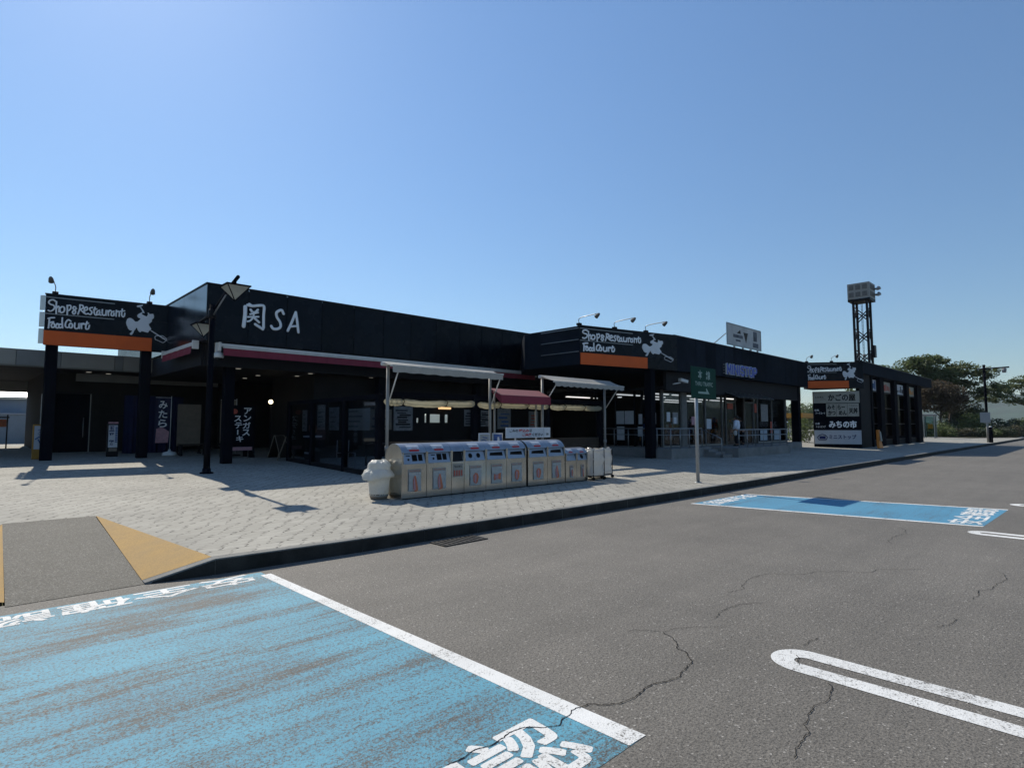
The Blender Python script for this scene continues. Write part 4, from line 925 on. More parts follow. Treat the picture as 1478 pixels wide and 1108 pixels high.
# left sign on two posts
A, B = (1.93, 24.35), (5.40, 23.86)
t, F, L = roof_sign('dark sign board with hand lettering and orange band on two posts at the far left', A, B, 4.40, 6.06, [(2.0, 24.85), (5.40, 24.40)], 1.0, lambda z: z, (0.0, 3.05, 4.36, 4.85), True, 0)
for k in range(3):
    z0 = 4.38 + k * 0.56; part('end_panel', MB().prism([(1.92, 24.36, z0 + 0.02), (1.80, 24.46, z0 + 0.02), (1.80, 24.46, z0 + 0.52), (1.92, 24.36, z0 + 0.52)], (0.01, 0.03, 0)), 'light aluminium', t, 0.006)
for u in (0.22, 2.90):
    p = F(u, 0, -0.22); part('post', MB().box(p.x - 0.16, p.y - 0.14, ZP(p.y) - 0.03, p.x + 0.16, p.y + 0.14, 4.40), 'black column', t, 0.01)
spot('sign lamp on bent arm above the left end of the far left sign', F(0.24, 6.09, -0.05), F(0.16, 6.40, 0.9), 'lamps above the left sign')
spot('sign lamp on bent arm above the emblem of the far left sign', F(2.93, 6.09, -0.05), F(2.96, 6.40, 0.9), 'lamps above the left sign')
# middle sign at the corner between hall and store
A, B = (17.35, 14.08), (22.45, 12.79)
zm = lambda z: 5.58 + (z - 6.06) * (5.58 - 4.54) / (6.06 - 4.85)
t, F, L = roof_sign('dark corner sign with hand lettering and orange band between the hall and the store', A, B, 4.06, 5.58, [(17.35, 17.1), (19.2, 19.16), (23.4, 19.16), (23.4, 12.82)], 1.43, zm, (0.03, 3.50, 4.06, 4.53), False, 0)
for k, zz in enumerate((5.49, 5.04, 4.57)):
    part('trim_strip', MB().box(17.30, 14.10, zz - 0.013, 17.345, 16.1, zz + 0.013), 'trim grey', t)
part('post', MB().box(20.94, 13.16, ZP(13.3) - 0.03, 21.28, 13.50, 4.06), 'black column', t, 0.01)
for lab, u in (('sign lamp on long arm above the left corner of the middle sign', 0.05), ('sign lamp on long arm above the middle of the middle sign', 1.85), ('sign lamp on long arm above the emblem of the middle sign', 3.56)):
    spot(lab, F(u, 5.61, -0.08), F(u + 0.12, 5.86, 0.95), 'lamps above the middle sign')

# ------------------------------------------------------------------ convenience store on a raised platform
b3 = thing('convenience_store', 'convenience store with dark fascia, blue block letters and glazed front on a raised platform', 'store', (23.5, 12.9, ZP(13)))
mb = MB(); mb.box(22.6, 13.02, 4.12, 38.9, 30, 5.60)
x = 22.5
while x < 38.8:
    x1 = min(x + 0.98, 38.95); mb.box(x + 0.011, 12.95, 4.10, x1 - 0.011, 13.015, 5.64); x = x1
mb.box(38.9, 13.02, 4.10, 38.945, 30, 5.62)
part('roof_fascia', mb, 'navy matte', b3)
part('roof_trim', MB().box(22.5, 12.92, 5.64, 38.97, 13.05, 5.67), 'dark steel', b3)
part('lower_band', MB().box(22.4, 13.30, 3.22, 38.6, 13.45, 4.115), 'soffit', b3)
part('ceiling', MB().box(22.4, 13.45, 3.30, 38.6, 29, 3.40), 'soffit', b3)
F = frame((0, 12.95, 0), (1, 0, 0))
# block letters: a pale case behind each blue letter face
GL = {'M': [[(0, 0), (0, 1), (0.5, 0.25), (1, 1), (1, 0)]], 'I': [[(0.5, 0), (0.5, 1)]], 'N': [[(0, 0), (0, 1), (1, 0), (1, 1)]],
      'S': [[(1, 0.85), (0.75, 1), (0.25, 1), (0, 0.8), (0.1, 0.58), (0.9, 0.42), (1, 0.2), (0.75, 0), (0.25, 0), (0, 0.15)]], 'T': [[(0, 1), (1, 1)], [(0.5, 1), (0.5, 0)]],
      'O': [[(0.3, 0), (0, 0.25), (0, 0.75), (0.3, 1), (0.7, 1), (1, 0.75), (1, 0.25), (0.7, 0), (0.3, 0)]], 'P': [[(0, 0), (0, 1)], [(0, 1), (0.75, 1), (1, 0.85), (1, 0.62), (0.75, 0.46), (0, 0.46)]]}
def bars(mb, pts, F, r, w0, w1, ox):
    for i, ((xa, ya), (xb, yb)) in enumerate(zip(pts, pts[1:])):
        d = Vector((xb - xa, yb - ya)).normalized(); q = Vector((-d.y, d.x)) * r; e = d * r * 0.9; w = w1 + 0.0012 * ((i + ox) % 5)
        P4 = [(xa - e.x + q.x, ya - e.y + q.y), (xb + e.x + q.x, yb + e.y + q.y), (xb + e.x - q.x, yb + e.y - q.y), (xa - e.x - q.x, ya - e.y - q.y)]
        mb.prism([F(px_, py_, w0) for px_, py_ in P4], F(0, 0, w) - F(0, 0, w0))
u = 27.50
for ch in 'MINISTOP':
    w = 0.10 if ch == 'I' else 0.36
    cs_, fc = MB(), MB()
    for j, st in enumerate(GL[ch]):
        pt = [(u + (p[0] if ch != 'I' else 0.5) * w, 4.27 + p[1] * 0.44) for p in st]
        bars(cs_, pt, F, 0.062, 0.0, 0.075, j * 2); bars(fc, pt, F, 0.042, 0.0, 0.092, j * 2)
    c_ = part('letter_case', cs_, 'sign white', b3); part('lettering', fc, 'lettering blue', c_)
    u += w + 0.155
for k in range(4): part('letter_fixing', MB().box(27.18, 12.90, 4.25 + k * 0.14, 27.24, 12.95, 4.30 + k * 0.14), 'poster grey', b3)
# glazed walls
zc = 0.66
mull = [22.9, 24.5, 25.0, 26.9, 28.7, 29.15, 32.6, 33.1, 35.2, 37.3]
for i, x in enumerate(mull):
    w = 0.05 if i not in (1, 4, 6) else 0.03
    part('mullion', MB().box(x - w, 13.78, zc, x + w, 13.88, 3.30), 'louvre grey', b3)
part('pillar', MB().box(24.53, 13.76, zc, 24.95, 13.90, 3.30), 'louvre grey', b3)
for a, c in zip(mull, mull[1:]):
    if a in (24.5,) or (a, c) == (29.15, 32.6): continue
    part('window_pane', MB().box(a + 0.051, 13.82, zc + 0.08, c - 0.051, 13.835, 3.22), 'window glass', b3)
part('door_pane', MB().box(29.2, 13.84, zc + 0.05, 30.3, 13.855, 2.9), 'window glass', b3)
part('door_pane', MB().box(31.5, 13.84, zc + 0.05, 32.55, 13.855, 2.9), 'window glass', b3)
part('door_frame', MB().box(30.3, 13.80, zc, 30.38, 13.88, 3.22).box(31.42, 13.80, zc, 31.5, 13.88, 3.22).box(29.2, 13.80, 2.9, 30.3, 13.88, 3.0).box(31.5, 13.80, 2.9, 32.55, 13.88, 3.0), 'louvre grey', b3)
part('sill_band', MB().box(22.95, 13.79, zc, 24.45, 13.87, zc + 0.08).box(25.05, 13.79, zc, 28.65, 13.87, zc + 0.08).box(33.15, 13.79, zc, 37.25, 13.87, zc + 0.08), 'pole grey', b3)
part('end_wall', MB().box(37.35, 13.8, 0.3, 37.5, 29, 3.3), 'dark wall', b3)
sm_ = [13.9, 14.9, 15.3, 16.4, 17.6]
for y in sm_: part('mullion', MB().box(22.86, y - 0.04, zc, 22.96, y + 0.04, 3.30), 'dark steel', b3)
for a, c in zip(sm_, sm_[1:]): part('window_pane', MB().box(22.90, a + 0.041, zc + 0.08, 22.915, c - 0.041, 3.22), 'window glass', b3)
part('back_wall', MB().box(23.0, 24, 0.3, 37.3, 24.15, 3.3), 'dark wood', b3)
part('floor', MB().box(22.95, 13.9, 0.45, 37.3, 24, 0.66), 'louvre grey', b3)
for k in range(5):
    for j in range(4):
        if (k + j * 2) % 5 == 4: continue
        part('tube_light', MB().box(24.2 + k * 2.5, 15.4 + j * 1.7, 3.23, 26.2 + k * 2.5, 15.55 + j * 1.7, 3.28), 'tube light', b3)
# shelves of goods
rnd = random.Random(11)
for k in range(5):
    x = 24.6 + k * 2.5
    sh = part('shelf', MB().box(x, 16.2, 0.66, x + 0.9, 21.5, 2.0), 'dark wall', b3)
    for nm_, mt in (('goods', 'print red'), ('goods', 'print blue'), ('goods', 'white paper'), ('goods', 'forecourt orange')):
        mb = MB()
        for _ in range(9):
            z = 0.9 + 0.32 * rnd.randrange(4); a = x + rnd.uniform(0.02, 0.7); mb.box(a, 16.12, z, a + 0.16, 16.195, z + rnd.uniform(0.12, 0.26))
        part(nm_, mb, mt, sh)
# papers stuck on the windows
Fx = frame((22.855, 0, 0), (0, -1, 0))
for (ya, yb, za, zb) in ((15.82, 15.32, 1.74, 2.36), (16.30, 15.86, 1.74, 2.36), (15.05, 14.85, 1.74, 2.2), (14.45, 14.12, 1.74, 2.26), (16.28, 15.85, 0.98, 1.62), (15.10, 14.83, 1.18, 1.62)):
    part('window_paper', MB().fbox(Fx, -ya, za, 0.002, -yb, zb, 0.006), 'white paper', b3)
F = frame((0, 13.815, 0), (1, 0, 0))
for i, (a, c, za, zb, mt) in enumerate(((23.25, 23.55, 1.85, 2.28, 'white paper'), (23.75, 24.25, 1.74, 2.28, 'poster grey'), (23.85, 24.10, 1.76, 2.05, 'white paper'), (25.5, 25.9, 1.7, 2.1, 'print pink'), (27.0, 27.5, 1.5, 2.0, 'white paper'), (33.6, 34.6, 1.9, 2.9, 'poster grey'), (34.9, 35.15, 1.2, 1.9, 'print red'), (33.4, 34.4, 0.8, 1.4, 'pale blue wall'), (35.4, 36.4, 0.8, 1.4, 'pale blue wall'))):
    part('window_paper', MB().fbox(F, a, za, 0.002 + 0.004 * i, c, zb, 0.005 + 0.004 * i), mt, b3)
part('door_sticker', MB().fbox(F, 29.35, 2.55, 0.01, 30.0, 2.85, 0.014), 'print red', b3)
part('door_sticker', MB().fbox(F, 32.75, 2.4, 0.01, 33.05, 2.9, 0.014), 'print red', b3)
# slatted door canopy
cn = part('door_canopy', MB().prism([(28.0, 13.29, 3.32), (32.6, 13.29, 3.32), (32.6, 12.6, 3.05), (28.0, 12.6, 3.05)], (0, 0, 0.03)), 'dark steel', b3)
mb = MB()
for k in range(9): mb.prism([(28.1 + k * 0.54, 13.28, 3.355), (28.16 + k * 0.54, 13.28, 3.355), (28.16 + k * 0.54, 12.6, 3.085), (28.1 + k * 0.54, 12.6, 3.085)], (0, 0, 0.03))
part('rib', mb, 'trim grey', cn)
part('post', MB().box(38.05, 13.28, ZP(13.4) - 0.03, 38.5, 13.72, 4.10), 'black column', b3, 0.01)
# raised platform, steps, railing
pf = thing('entrance_platform', 'raised concrete platform with steps and steel railing in front of the store', 'platform', (26, 12, ZP(12)))
part('slab', MB().box(21.25, 12.42, 0.2, 24.05, 13.7, 0.70).box(21.25, 13.7, 0.2, 22.8, 18.0, 0.70).box(24.05, 12.55, 0.2, 25.0, 13.7, 0.692).box(25.0, 11.30, 0.2, 31.05, 13.7, 0.66).box(31.05, 12.9, 0.2, 37.4, 13.7, 0.655), 'concrete', pf)
for k in range(3): part('step', MB().box(23.95 + 0.10, 11.55 + 0.34 * k, 0.2, 24.99, 12.55 if k == 2 else 11.55 + 0.34 * (k + 1), 0.40 + 0.1 * k), 'concrete', pf)
def railing(parent, pts, posts, z0, h):
    L = [Vector((x, y, z0 + h)) for x, y in pts]
    part('top_rail', MB().tube(L, 0.024, 8), 'railing steel', parent)
    part('mid_rail', MB().tube([p - Vector((0, 0, h * 0.32)) for p in L], 0.016, 8), 'railing steel', parent)
    for x, y in posts: part('post', MB().tube([(x, y, z0), (x, y, z0 + h)], 0.02, 8), 'railing steel', parent)
r_ = thing('handrail', 'steel railing along the left part of the raised platform', 'railing', (22.8, 12.5, 0.70), 'platform railings')
railing(r_, [(21.33, 16.0), (21.33, 12.5), (24.0, 12.5)], [(21.33, 15.35), (21.33, 14.6), (21.33, 13.87), (21.33, 13.15), (21.33, 12.5), (22.09, 12.5), (22.86, 12.5), (24.0, 12.5)], 0.70, 0.84)
part('stair_rail', MB().tube([(24.02, 12.5, 1.50), (24.02, 11.6, 1.10), (24.02, 11.6, 0.28)], 0.02, 8), 'railing steel', r_)
r_ = thing('handrail', 'steel railing along the right part of the raised platform before the store door', 'railing', (28, 11.4, 0.66), 'platform railings')
railing(r_, [(25.3, 11.4), (30.95, 11.4), (30.95, 13.2)], [(25.3, 11.4), (26.15, 11.4), (27.1, 11.4), (28.0, 11.4), (28.95, 11.4), (30.0, 11.4), (30.95, 11.4), (30.95, 13.2)], 0.66, 0.82)
# camera on the fascia and the board on the roof
t = thing('security_camera', 'white box security camera on a bracket left of the green road sign', 'camera', (23.1, 13.3, 3.6))
part('bracket', MB().tube([(22.95, 13.3, 3.52), (23.35, 13.15, 3.60)], 0.03, 8), 'white plastic', t)
part('housing', MB().prism([(23.25, 13.05, 3.66), (23.7, 12.95, 3.58), (23.74, 12.95, 3.72), (23.29, 13.05, 3.80)], (0, 0.16, 0)), 'white plastic', t, 0.015)
t = thing('roof_billboard', 'weathered grey advertising board on stilts above the store roof', 'billboard', (32.1, 14, 5.6))
part('frame', MB().box(29.88, 13.95, 6.08, 34.36, 14.0, 6.14).box(29.88, 13.95, 7.24, 34.36, 14.0, 7.30).box(29.88, 13.95, 6.14, 29.95, 14.0, 7.24).box(34.29, 13.95, 6.14, 34.36, 14.0, 7.24), 'trim grey', t)
part('panel', MB().box(29.95, 13.97, 6.14, 34.29, 13.99, 7.24), 'billboard face', t)
F = frame((0, 13.97, 0), (1, 0, 0)); mb = MB()
text(mb, '24', F, 30.75, 6.55, 31.85, 6.75, 0.006, 0.03); mb.fbox(F, 33.25, 6.55, 0.002, 33.75, 7.15, 0.008); mb.fbox(F, 33.15, 6.2, 0.002, 33.9, 6.46, 0.008); mb.fbox(F, 30.85, 6.34, 0.002, 31.6, 6.48, 0.008)
mb.v, mb.f, mb.sm = [], [], []
mb.fbox(F, 30.65, 6.56, 0.002, 31.85, 6.74, 0.008); mb.fbox(F, 33.28, 6.58, 0.002, 33.78, 7.15, 0.008); mb.fbox(F, 33.2, 6.22, 0.002, 33.95, 6.48, 0.008); mb.fbox(F, 30.95, 6.36, 0.002, 31.55, 6.47, 0.008)
part('print', mb, 'billboard print', t)
mb = MB(); mb.prism([F(31.95, 6.95, 0.002), F(32.55, 6.95, 0.002), F(32.28, 6.35, 0.002)], (0, -0.006, 0)); mb.prism([F(31.1, 6.82, 0.002), F(31.6, 6.82, 0.002), F(31.55, 7.05, 0.002)], (0, -0.006, 0))
part('picture', mb, 'dark wood', t)
for x in (30.9, 32.0, 33.05, 34.0): part('leg', MB().box(x - 0.04, 14.0, 5.6, x + 0.04, 14.08, 6.2), 'trim grey', t)
part('brace', MB().tube([(29.95, 14.05, 6.7), (29.5, 15.3, 5.6)], 0.025), 'trim grey', t); part('brace', MB().tube([(34.3, 14.05, 6.7), (34.1, 15.3, 5.6)], 0.025), 'trim grey', t)

# ------------------------------------------------------------------ annex with the shop directory on its end wall
b4 = thing('annex_building', 'black colonnade annex with tall dark windows and posters at the right end', 'building', (50, 10.6, ZP(10.6)))
zz0, zz1 = 4.97, 5.72
part('roof_fascia', MB().box(41.0, 10.40, zz0, 62.4, 13.4, zz1), 'navy matte', b4)
part('roof_trim', MB().box(40.98, 10.36, zz1, 62.42, 10.5, zz1 + 0.04), 'dark steel', b4)
part('solid_bay', MB().box(41.02, 10.62, ZP(10.5) - 0.05, 43.6, 10.75, zz0), 'dark wall', b4)
cols = [(43.55, 43.95), (45.84, 47.69), (49.69, 51.51), (53.62, 55.44), (57.32, 59.9)]
for a, c in cols:
    part('column', MB().box(a, 10.55, ZP(10.5) - 0.04, (a + 0.55) if c - a > 1 else c, 11.3, zz0), 'black column', b4, 0.008)
    if c - a > 1: part('column', MB().box(a + 0.55, 10.75, ZP(10.5) - 0.04, c, 10.95, zz0), 'black column', b4, 0.008)
wins = [(43.95, 45.84), (47.69, 49.69), (51.51, 53.62), (55.44, 57.32)]
F = frame((0, 10.79, 0), (1, 0, 0))
for i, (a, c) in enumerate(wins):
    part('window_pane', MB().box(a, 10.82, 0.9, c, 10.835, 4.0), 'dark glass', b4)
    for z in (0.62, 1.75, 2.85, 3.95): part('window_bar', MB().box(a, 10.79, z, c, 10.86, z + 0.06), 'dark steel', b4)
    part('kick_plate', MB().box(a, 10.80, ZP(10.8) - 0.02, c, 10.85, 0.62), 'dark wall', b4)
    p = part('poster', MB().box(a + 0.06, 10.80, 4.05, c - 0.06, 10.83, 4.80), ('white paper', 'cream panel', 'white paper', 'cream panel')[i], b4)
    rnd = random.Random(20 + i); mb = MB()
    for k in range(4):
        u = a + 0.15 + (c - a - 0.3) * k / 4; mb.fbox(F, u, 4.12 + rnd.uniform(0, 0.1), 0.003, u + (c - a) * rnd.uniform(0.1, 0.2), 4.12 + rnd.uniform(0.2, 0.6), 0.007)
    part('print', mb, ('print blue', 'print red', 'lettering black', 'forecourt orange')[i], p)
# shop directory
A, B = (39.90, 13.0), (40.95, 10.55)
t = thing('shop_directory', 'tall black directory board with stacked white shop name panels on the annex end', 'sign', (40.4, 11.8, ZP(11.8)))
F = frame((A[0], A[1], 0), (B[0] - A[0], B[1] - A[1], 0)); L = 2.665
part('board', MB().prism([(A[0], A[1], ZP(12) - 0.08), (B[0], B[1], ZP(12) - 0.08), (B[0] + 0.25, B[1] + 0.05, ZP(12) - 0.08), (A[0] + 0.25, A[1] + 0.1, ZP(12) - 0.08)], (0, 0, 3.85 - ZP(12) + 0.08)), 'black column', t)
def name_panel(z0, z1, u0, u1, base, items):
    p = part('name_panel', MB().fbox(F, u0, z0, 0.002, u1, z1, 0.045), base, t, 0.004)
    for s, ua, va, ub, vb, ink, bold in items:
        mb = MB(); thick_text(mb, s, F, ua, va, ub, vb, 0.048, (vb - va) * bold * (1.0 if bold > 0.02 else 0.3), 8, 0.0004); part('lettering', mb, ink, p)
    return p
name_panel(3.10, 3.84, 0.03, 2.62, 'cream panel', [('かごの屋', 0.86, 3.22, 2.40, 3.68, 'lettering black', 0.03), ('お食事処', 0.12, 3.42, 0.62, 3.54, 'lettering black', 0.01), ('レストラン', 0.42, 3.28, 0.74, 3.38, 'lettering black', 0.01)])
name_panel(2.24, 3.06, 0.74, 1.30, 'cream panel', [('みそ', 0.80, 2.68, 1.24, 2.98, 'lettering black', 0.04), ('かつ', 0.84, 2.32, 1.26, 2.62, 'lettering black', 0.04)])
name_panel(2.24, 3.06, 1.32, 1.92, 'cream panel', [('らー', 1.38, 2.68, 1.80, 2.98, 'lettering black', 0.04), ('めん', 1.44, 2.32, 1.88, 2.62, 'lettering black', 0.04)])
name_panel(2.24, 3.06, 1.94, 2.56, 'cream panel', [('天丼', 2.0, 2.42, 2.50, 2.78, 'lettering black', 0.04), ('てんどん', 2.02, 2.88, 2.48, 2.98, 'lettering black', 0.01)])
for zz, s1, s2 in ((2.58, '味処', 'フードコート'), (1.72, '土産', 'ショッピング')):
    mb = MB(); text(mb, s1, F, 0.08, zz, 0.34, zz + 0.13, 0.004, 0.02); text(mb, s2, F, 0.12, zz - 0.2, 0.68, zz - 0.06, 0.004, 0.02)
    part('lettering', mb, 'lettering white', t)
mb = MB(); thick_text(mb, 'みちの市', F, 0.86, 1.50, 2.42, 1.98, 0.004, 0.02, 8, 0.0004); part('lettering', mb, 'lettering white', t)
p = name_panel(0.48, 1.36, 0.02, 2.645, 'pale panel', [('ミニストップ', 0.84, 0.80, 2.36, 1.08, 'lettering navy', 0.035)])
mb = MB(); mb.tube([F(0.18, 0.90, 0.055), F(0.30, 1.04, 0.055), F(0.46, 1.10, 0.055), F(0.64, 1.04, 0.055), F(0.76, 0.90, 0.055), F(0.66, 0.74, 0.055), F(0.26, 0.74, 0.055), F(0.18, 0.90, 0.055)], 0.025, 6)
mb.fbox(F, 0.30, 0.80, 0.047, 0.64, 0.98, 0.06); part('logo', mb, 'lettering navy', p)
# right sign above it
A, B = (38.98, 13.05), (40.98, 10.36)
zm = lambda z: 5.63 + (z - 6.06) * (5.63 - 4.50) / (6.06 - 4.85)
t, F, L = roof_sign('dark sign board with hand lettering and orange band above the shop directory', A, B, 4.02, 5.66, [(39.5, 13.4), (41.2, 13.4), (41.2, 10.39)], 0.955, zm, (0.08, 2.50, 4.04, 4.50), False, 0)
for lab, u in (('sign lamp above the left end of the right sign', 0.08), ('sign lamp above the middle of the right sign', 1.57), ('sign lamp above the right end of the right sign', 3.14)):
    spot(lab, F(u, 5.69, -0.06), F(u + 0.02, 6.0, 0.85), 'lamps above the right sign')
# orange standing board
z = ZP(10.0); t = thing('caution_board', 'narrow orange plastic standing caution board before the annex', 'sign', (42.0, 9.9, z))
part('body', MB().prism([(41.55, 9.75, z), (42.5, 9.75, z), (42.35, 9.8, z + 0.35), (42.2, 9.85, z + 1.15), (41.85, 9.85, z + 1.15), (41.7, 9.8, z + 0.35)], (0, 0.14, 0)), 'orange plastic', t, 0.02)
part('face', MB().prism([(41.82, 9.74, z + 0.45), (42.24, 9.74, z + 0.45), (42.14, 9.79, z + 1.05), (41.92, 9.79, z + 1.05)], (0, -0.004, 0)), 'cream panel', t)

# ------------------------------------------------------------------ street furniture
# street lamp with two hanging lanterns
t = thing('street_lamp', 'black street lamp with two hanging pyramid lanterns on a slanted arm by the hall corner', 'street lamp', (4.98, 17.15, ZP(17.15)))
x0, y0, z0 = 4.98, 17.15, ZP(17.15)
part('pole', MB().tube([(x0, y0, z0 - 0.02), (x0, y0, 5.05)], 0.085, 16, 0.075), 'black column', t)
part('base_plate', MB().lathe([(0.17, 0), (0.17, 0.03), (0.11, 0.05), (0.10, 0.14)], (x0, y0, z0), 20), 'black column', t)
part('collar', MB().lathe([(0.10, 0), (0.11, 0.03), (0.11, 0.22), (0.09, 0.25)], (x0, y0, 4.66), 16), 'dark steel', t)
part('arm', MB().box(0, 0, 0, 0.01, 0.01, 0.01), 'dark steel', t) if False else None
part('arm', MB().tube([(x0 + 0.06, 18.45, 4.74), (x0 + 0.06, 17.8, 4.78), (x0 + 0.06, 17.0, 4.98), (x0 + 0.06, 15.95, 5.36), (x0 + 0.06, 15.35, 5.52)], 0.045, 10), 'black column', t)
part('stay', MB().tube([(x0, 17.12, 4.72), (x0 + 0.06, 16.25, 5.20)], 0.02, 8), 'trim grey', t)
def lantern(cx, cy, zt, w, h):
    ca = [(cx + a * w / 2, cy + c * w / 2) for a, c in ((-1, -1), (1, -1), (1, 1), (-1, 1))]
    cap = part('lantern_cap', MB().box(cx - w / 2 - 0.03, cy - w / 2 - 0.03, zt, cx + w / 2 + 0.03, cy + w / 2 + 0.03, zt + 0.035).tube([(cx, cy, zt + 0.03), (cx, cy, zt + 0.16)], 0.03, 8), 'black column', t)
    mb = MB(); mb.add([(*p, zt - 0.002) for p in ca] + [(cx, cy, zt - h)], [(0, 1, 4), (1, 2, 4), (2, 3, 4), (3, 0, 4)])
    gl = part('lantern_glass', mb, 'lantern glass', t)
    mb = MB()
    for p in ca: mb.tube([(*p, zt), (cx, cy, zt - h)], 0.014, 6)
    part('glazing_bar', mb, 'black column', gl)
lantern(x0 + 0.06, 15.55, 5.28, 0.54, 0.36); lantern(x0 + 0.06, 18.12, 4.60, 0.50, 0.34)
# green road sign on a steel pole
t = thing('road_sign', 'green road sign with white arrow and lettering on a grey steel pole by the kerb', 'road sign', (14.13, 7.5, ZP(7.5)))
part('pole', MB().tube([(14.13, 7.5, ZP(7.5) - 0.02), (14.13, 7.5, 3.20)], 0.045, 14), 'galvanised', t)
part('collar', MB().lathe([(0.09, 0), (0.09, 0.015), (0.05, 0.02)], (14.13, 7.5, ZP(7.5)), 16), 'galvanised', t)
bd = part('board', MB().box(13.72, 7.40, 2.40, 15.08, 7.425, 3.24), 'sign green', t, 0.008)
part('bracket', MB().box(13.9, 7.426, 2.62, 14.9, 7.455, 2.66).box(13.9, 7.426, 2.98, 14.9, 7.455, 3.02), 'galvanised', t)
F = frame((13.72, 7.40, 2.40), (1, 0, 0)); mb = MB()
text(mb, '本', F, 0.34, 0.52, 0.58, 0.76, 0.004, 0.02); text(mb, '線', F, 0.78, 0.52, 1.02, 0.76, 0.004, 0.02); text(mb, 'THRU TRAFFIC', F, 0.18, 0.335, 1.16, 0.45, 0.004, 0.012)
mb.prism([F(0.34, 0.13, 0.003), F(0.96, 0.13, 0.003), F(0.80, 0.28, 0.003), F(0.77, 0.28, 0.003), F(0.79, 0.185, 0.003), F(0.34, 0.185, 0.003)], (0, -0.002, 0))
part('lettering', mb, 'lettering white shaded', bd)
# far street lamp
z = ZP(6.9); t = thing('street_lamp', 'slim dark street lamp with single side arm by the far kerb', 'street lamp', (65.0, 7.0, z))
fx, fy = 65.0, 7.0
part('pole', MB().tube([(fx, fy, z), (fx, fy, 2.6)], 0.085, 12), 'pole grey', t)
part('upper_pole', MB().tube([(fx, fy, 2.6), (fx, fy, 7.0)], 0.10, 12), 'black column', t)
part('arm', MB().tube([(fx - 0.1, fy + 0.5, 6.62), (fx, fy - 1.7, 6.68)], 0.065, 10), 'black column', t)
part('lamp_head', MB().lathe([(0.12, 0), (0.15, 0.05), (0.18, 0.33), (0.08, 0.40)], (fx, fy - 1.35, 6.22), 14), 'poster grey', t)
part('notice_plate', MB().box(fx - 0.1, fy - 0.25, 1.9, fx + 0.02, fy + 0.45, 2.8), 'galvanised', t)
z = ZP(6.7); t = thing('bollard', 'short dark round bollard with pale cap at the foot of the far lamp', 'bollard', (64.6, 6.75, z))
part('post', MB().lathe([(0.14, 0), (0.14, 1.30), (0.12, 1.35)], (64.6, 6.75, z), 16), 'black column', t); part('cap', MB().ball((64.6, 6.75, z + 1.36), 0.11, 12, 8, (1, 1, 0.6)), 'white plastic', t)
# telephone box
z = ZP(12.9); t = thing('phone_booth', 'glass telephone booth with pale steel frame beyond the annex', 'phone booth', (74.8, 12.8, z))
px, py = 74.8, 12.8
for sx in (-1, 1):
    for sy in (-1, 1): part('frame_post', MB().box(px + sx * 0.46 - 0.045, py + sy * 0.46 - 0.045, z, px + sx * 0.46 + 0.045, py + sy * 0.46 + 0.045, z + 2.35), 'trim grey', t)
part('roof', MB().box(px - 0.58, py - 0.58, z + 2.35, px + 0.58, py + 0.58, z + 2.55), 'canopy concrete', t, 0.03)
for (a, c) in ((0, -1), (-1, 0), (0, 1), (1, 0)):
    if a: part('glass_pane', MB().box(px + a * 0.46 - 0.006, py - 0.41, z + 0.12, px + a * 0.46 + 0.006, py + 0.41, z + 2.3), 'booth glass', t)
    else: part('glass_pane', MB().box(px - 0.41, py + c * 0.46 - 0.006, z + 0.12, px + 0.41, py + c * 0.46 + 0.006, z + 2.3), 'booth glass', t)
part('telephone', MB().box(px + 0.1, py - 0.2, z + 1.0, px + 0.4, py + 0.2, z + 1.5), 'forecourt orange', t, 0.02)
# floodlight tower
t = thing('floodlight_tower', 'tall lattice floodlight tower rising behind the store roof', 'tower', (60, 15.1, 0.8))
tx, ty, hw = 60.0, 15.0, 0.55
cs = [(tx - hw, ty - hw), (tx + hw, ty - hw), (tx + hw, ty + hw), (tx - hw, ty + hw)]
for cx, cy in cs: part('leg', MB().box(cx - 0.09, cy - 0.09, 0.3, cx + 0.09, cy + 0.09, 13.1), 'dark steel', t)
for lev in range(6):
    z0, z1 = 1.2 + lev * 2.0, 2.2 + lev * 2.0
    for i in range(4):
        (xa, ya), (xb, yb) = cs[i], cs[(i + 1) % 4]
        mb = MB()
        for dz in (0, 0.28): mb.tube([(xa, ya, z1 + 0.45 - dz), (xb, yb, z0 + 0.35 - dz)], 0.05, 6)
        part('brace', mb, 'dark steel', t)
mb = MB()
for k in range(40): mb.tube([(tx - 0.2, ty, 1 + k * 0.3), (tx + 0.2, ty, 1 + k * 0.3)], 0.015, 5)
mb.tube([(tx - 0.2, ty, 0.8), (tx - 0.2, ty, 13.1)], 0.02, 5); mb.tube([(tx + 0.2, ty, 0.8), (tx + 0.2, ty, 13.1)], 0.02, 5)
part('ladder', mb, 'dark steel', t)
part('platform', MB().box(tx - 0.95, ty - 0.9, 13.1, tx + 0.95, ty + 0.9, 13.3), 'dark steel', t)
pn = part('screen_panel', MB().box(tx - 0.95, ty - 0.9, 13.32, tx - 0.88, ty + 0.9, 14.75).box(tx - 0.88, ty - 0.9, 13.32, tx + 0.95, ty - 0.83, 14.75).box(tx - 0.88, ty + 0.83, 13.32, tx + 0.95, ty + 0.9, 14.75), 'pole grey', t)
mb = MB()
for k in range(3):
    for j in range(2):
        part('louvre', MB().box(tx - 0.975, ty - 0.72 + k * 0.55, 13.48 + j * 0.66, tx - 0.952, ty - 0.32 + k * 0.55, 13.92 + j * 0.66), 'louvre grey', pn)
        part('louvre', MB().box(tx - 0.72 + k * 0.55, ty - 0.925, 13.48 + j * 0.66, tx - 0.32 + k * 0.55, ty - 0.902, 13.92 + j * 0.66), 'louvre grey', pn)
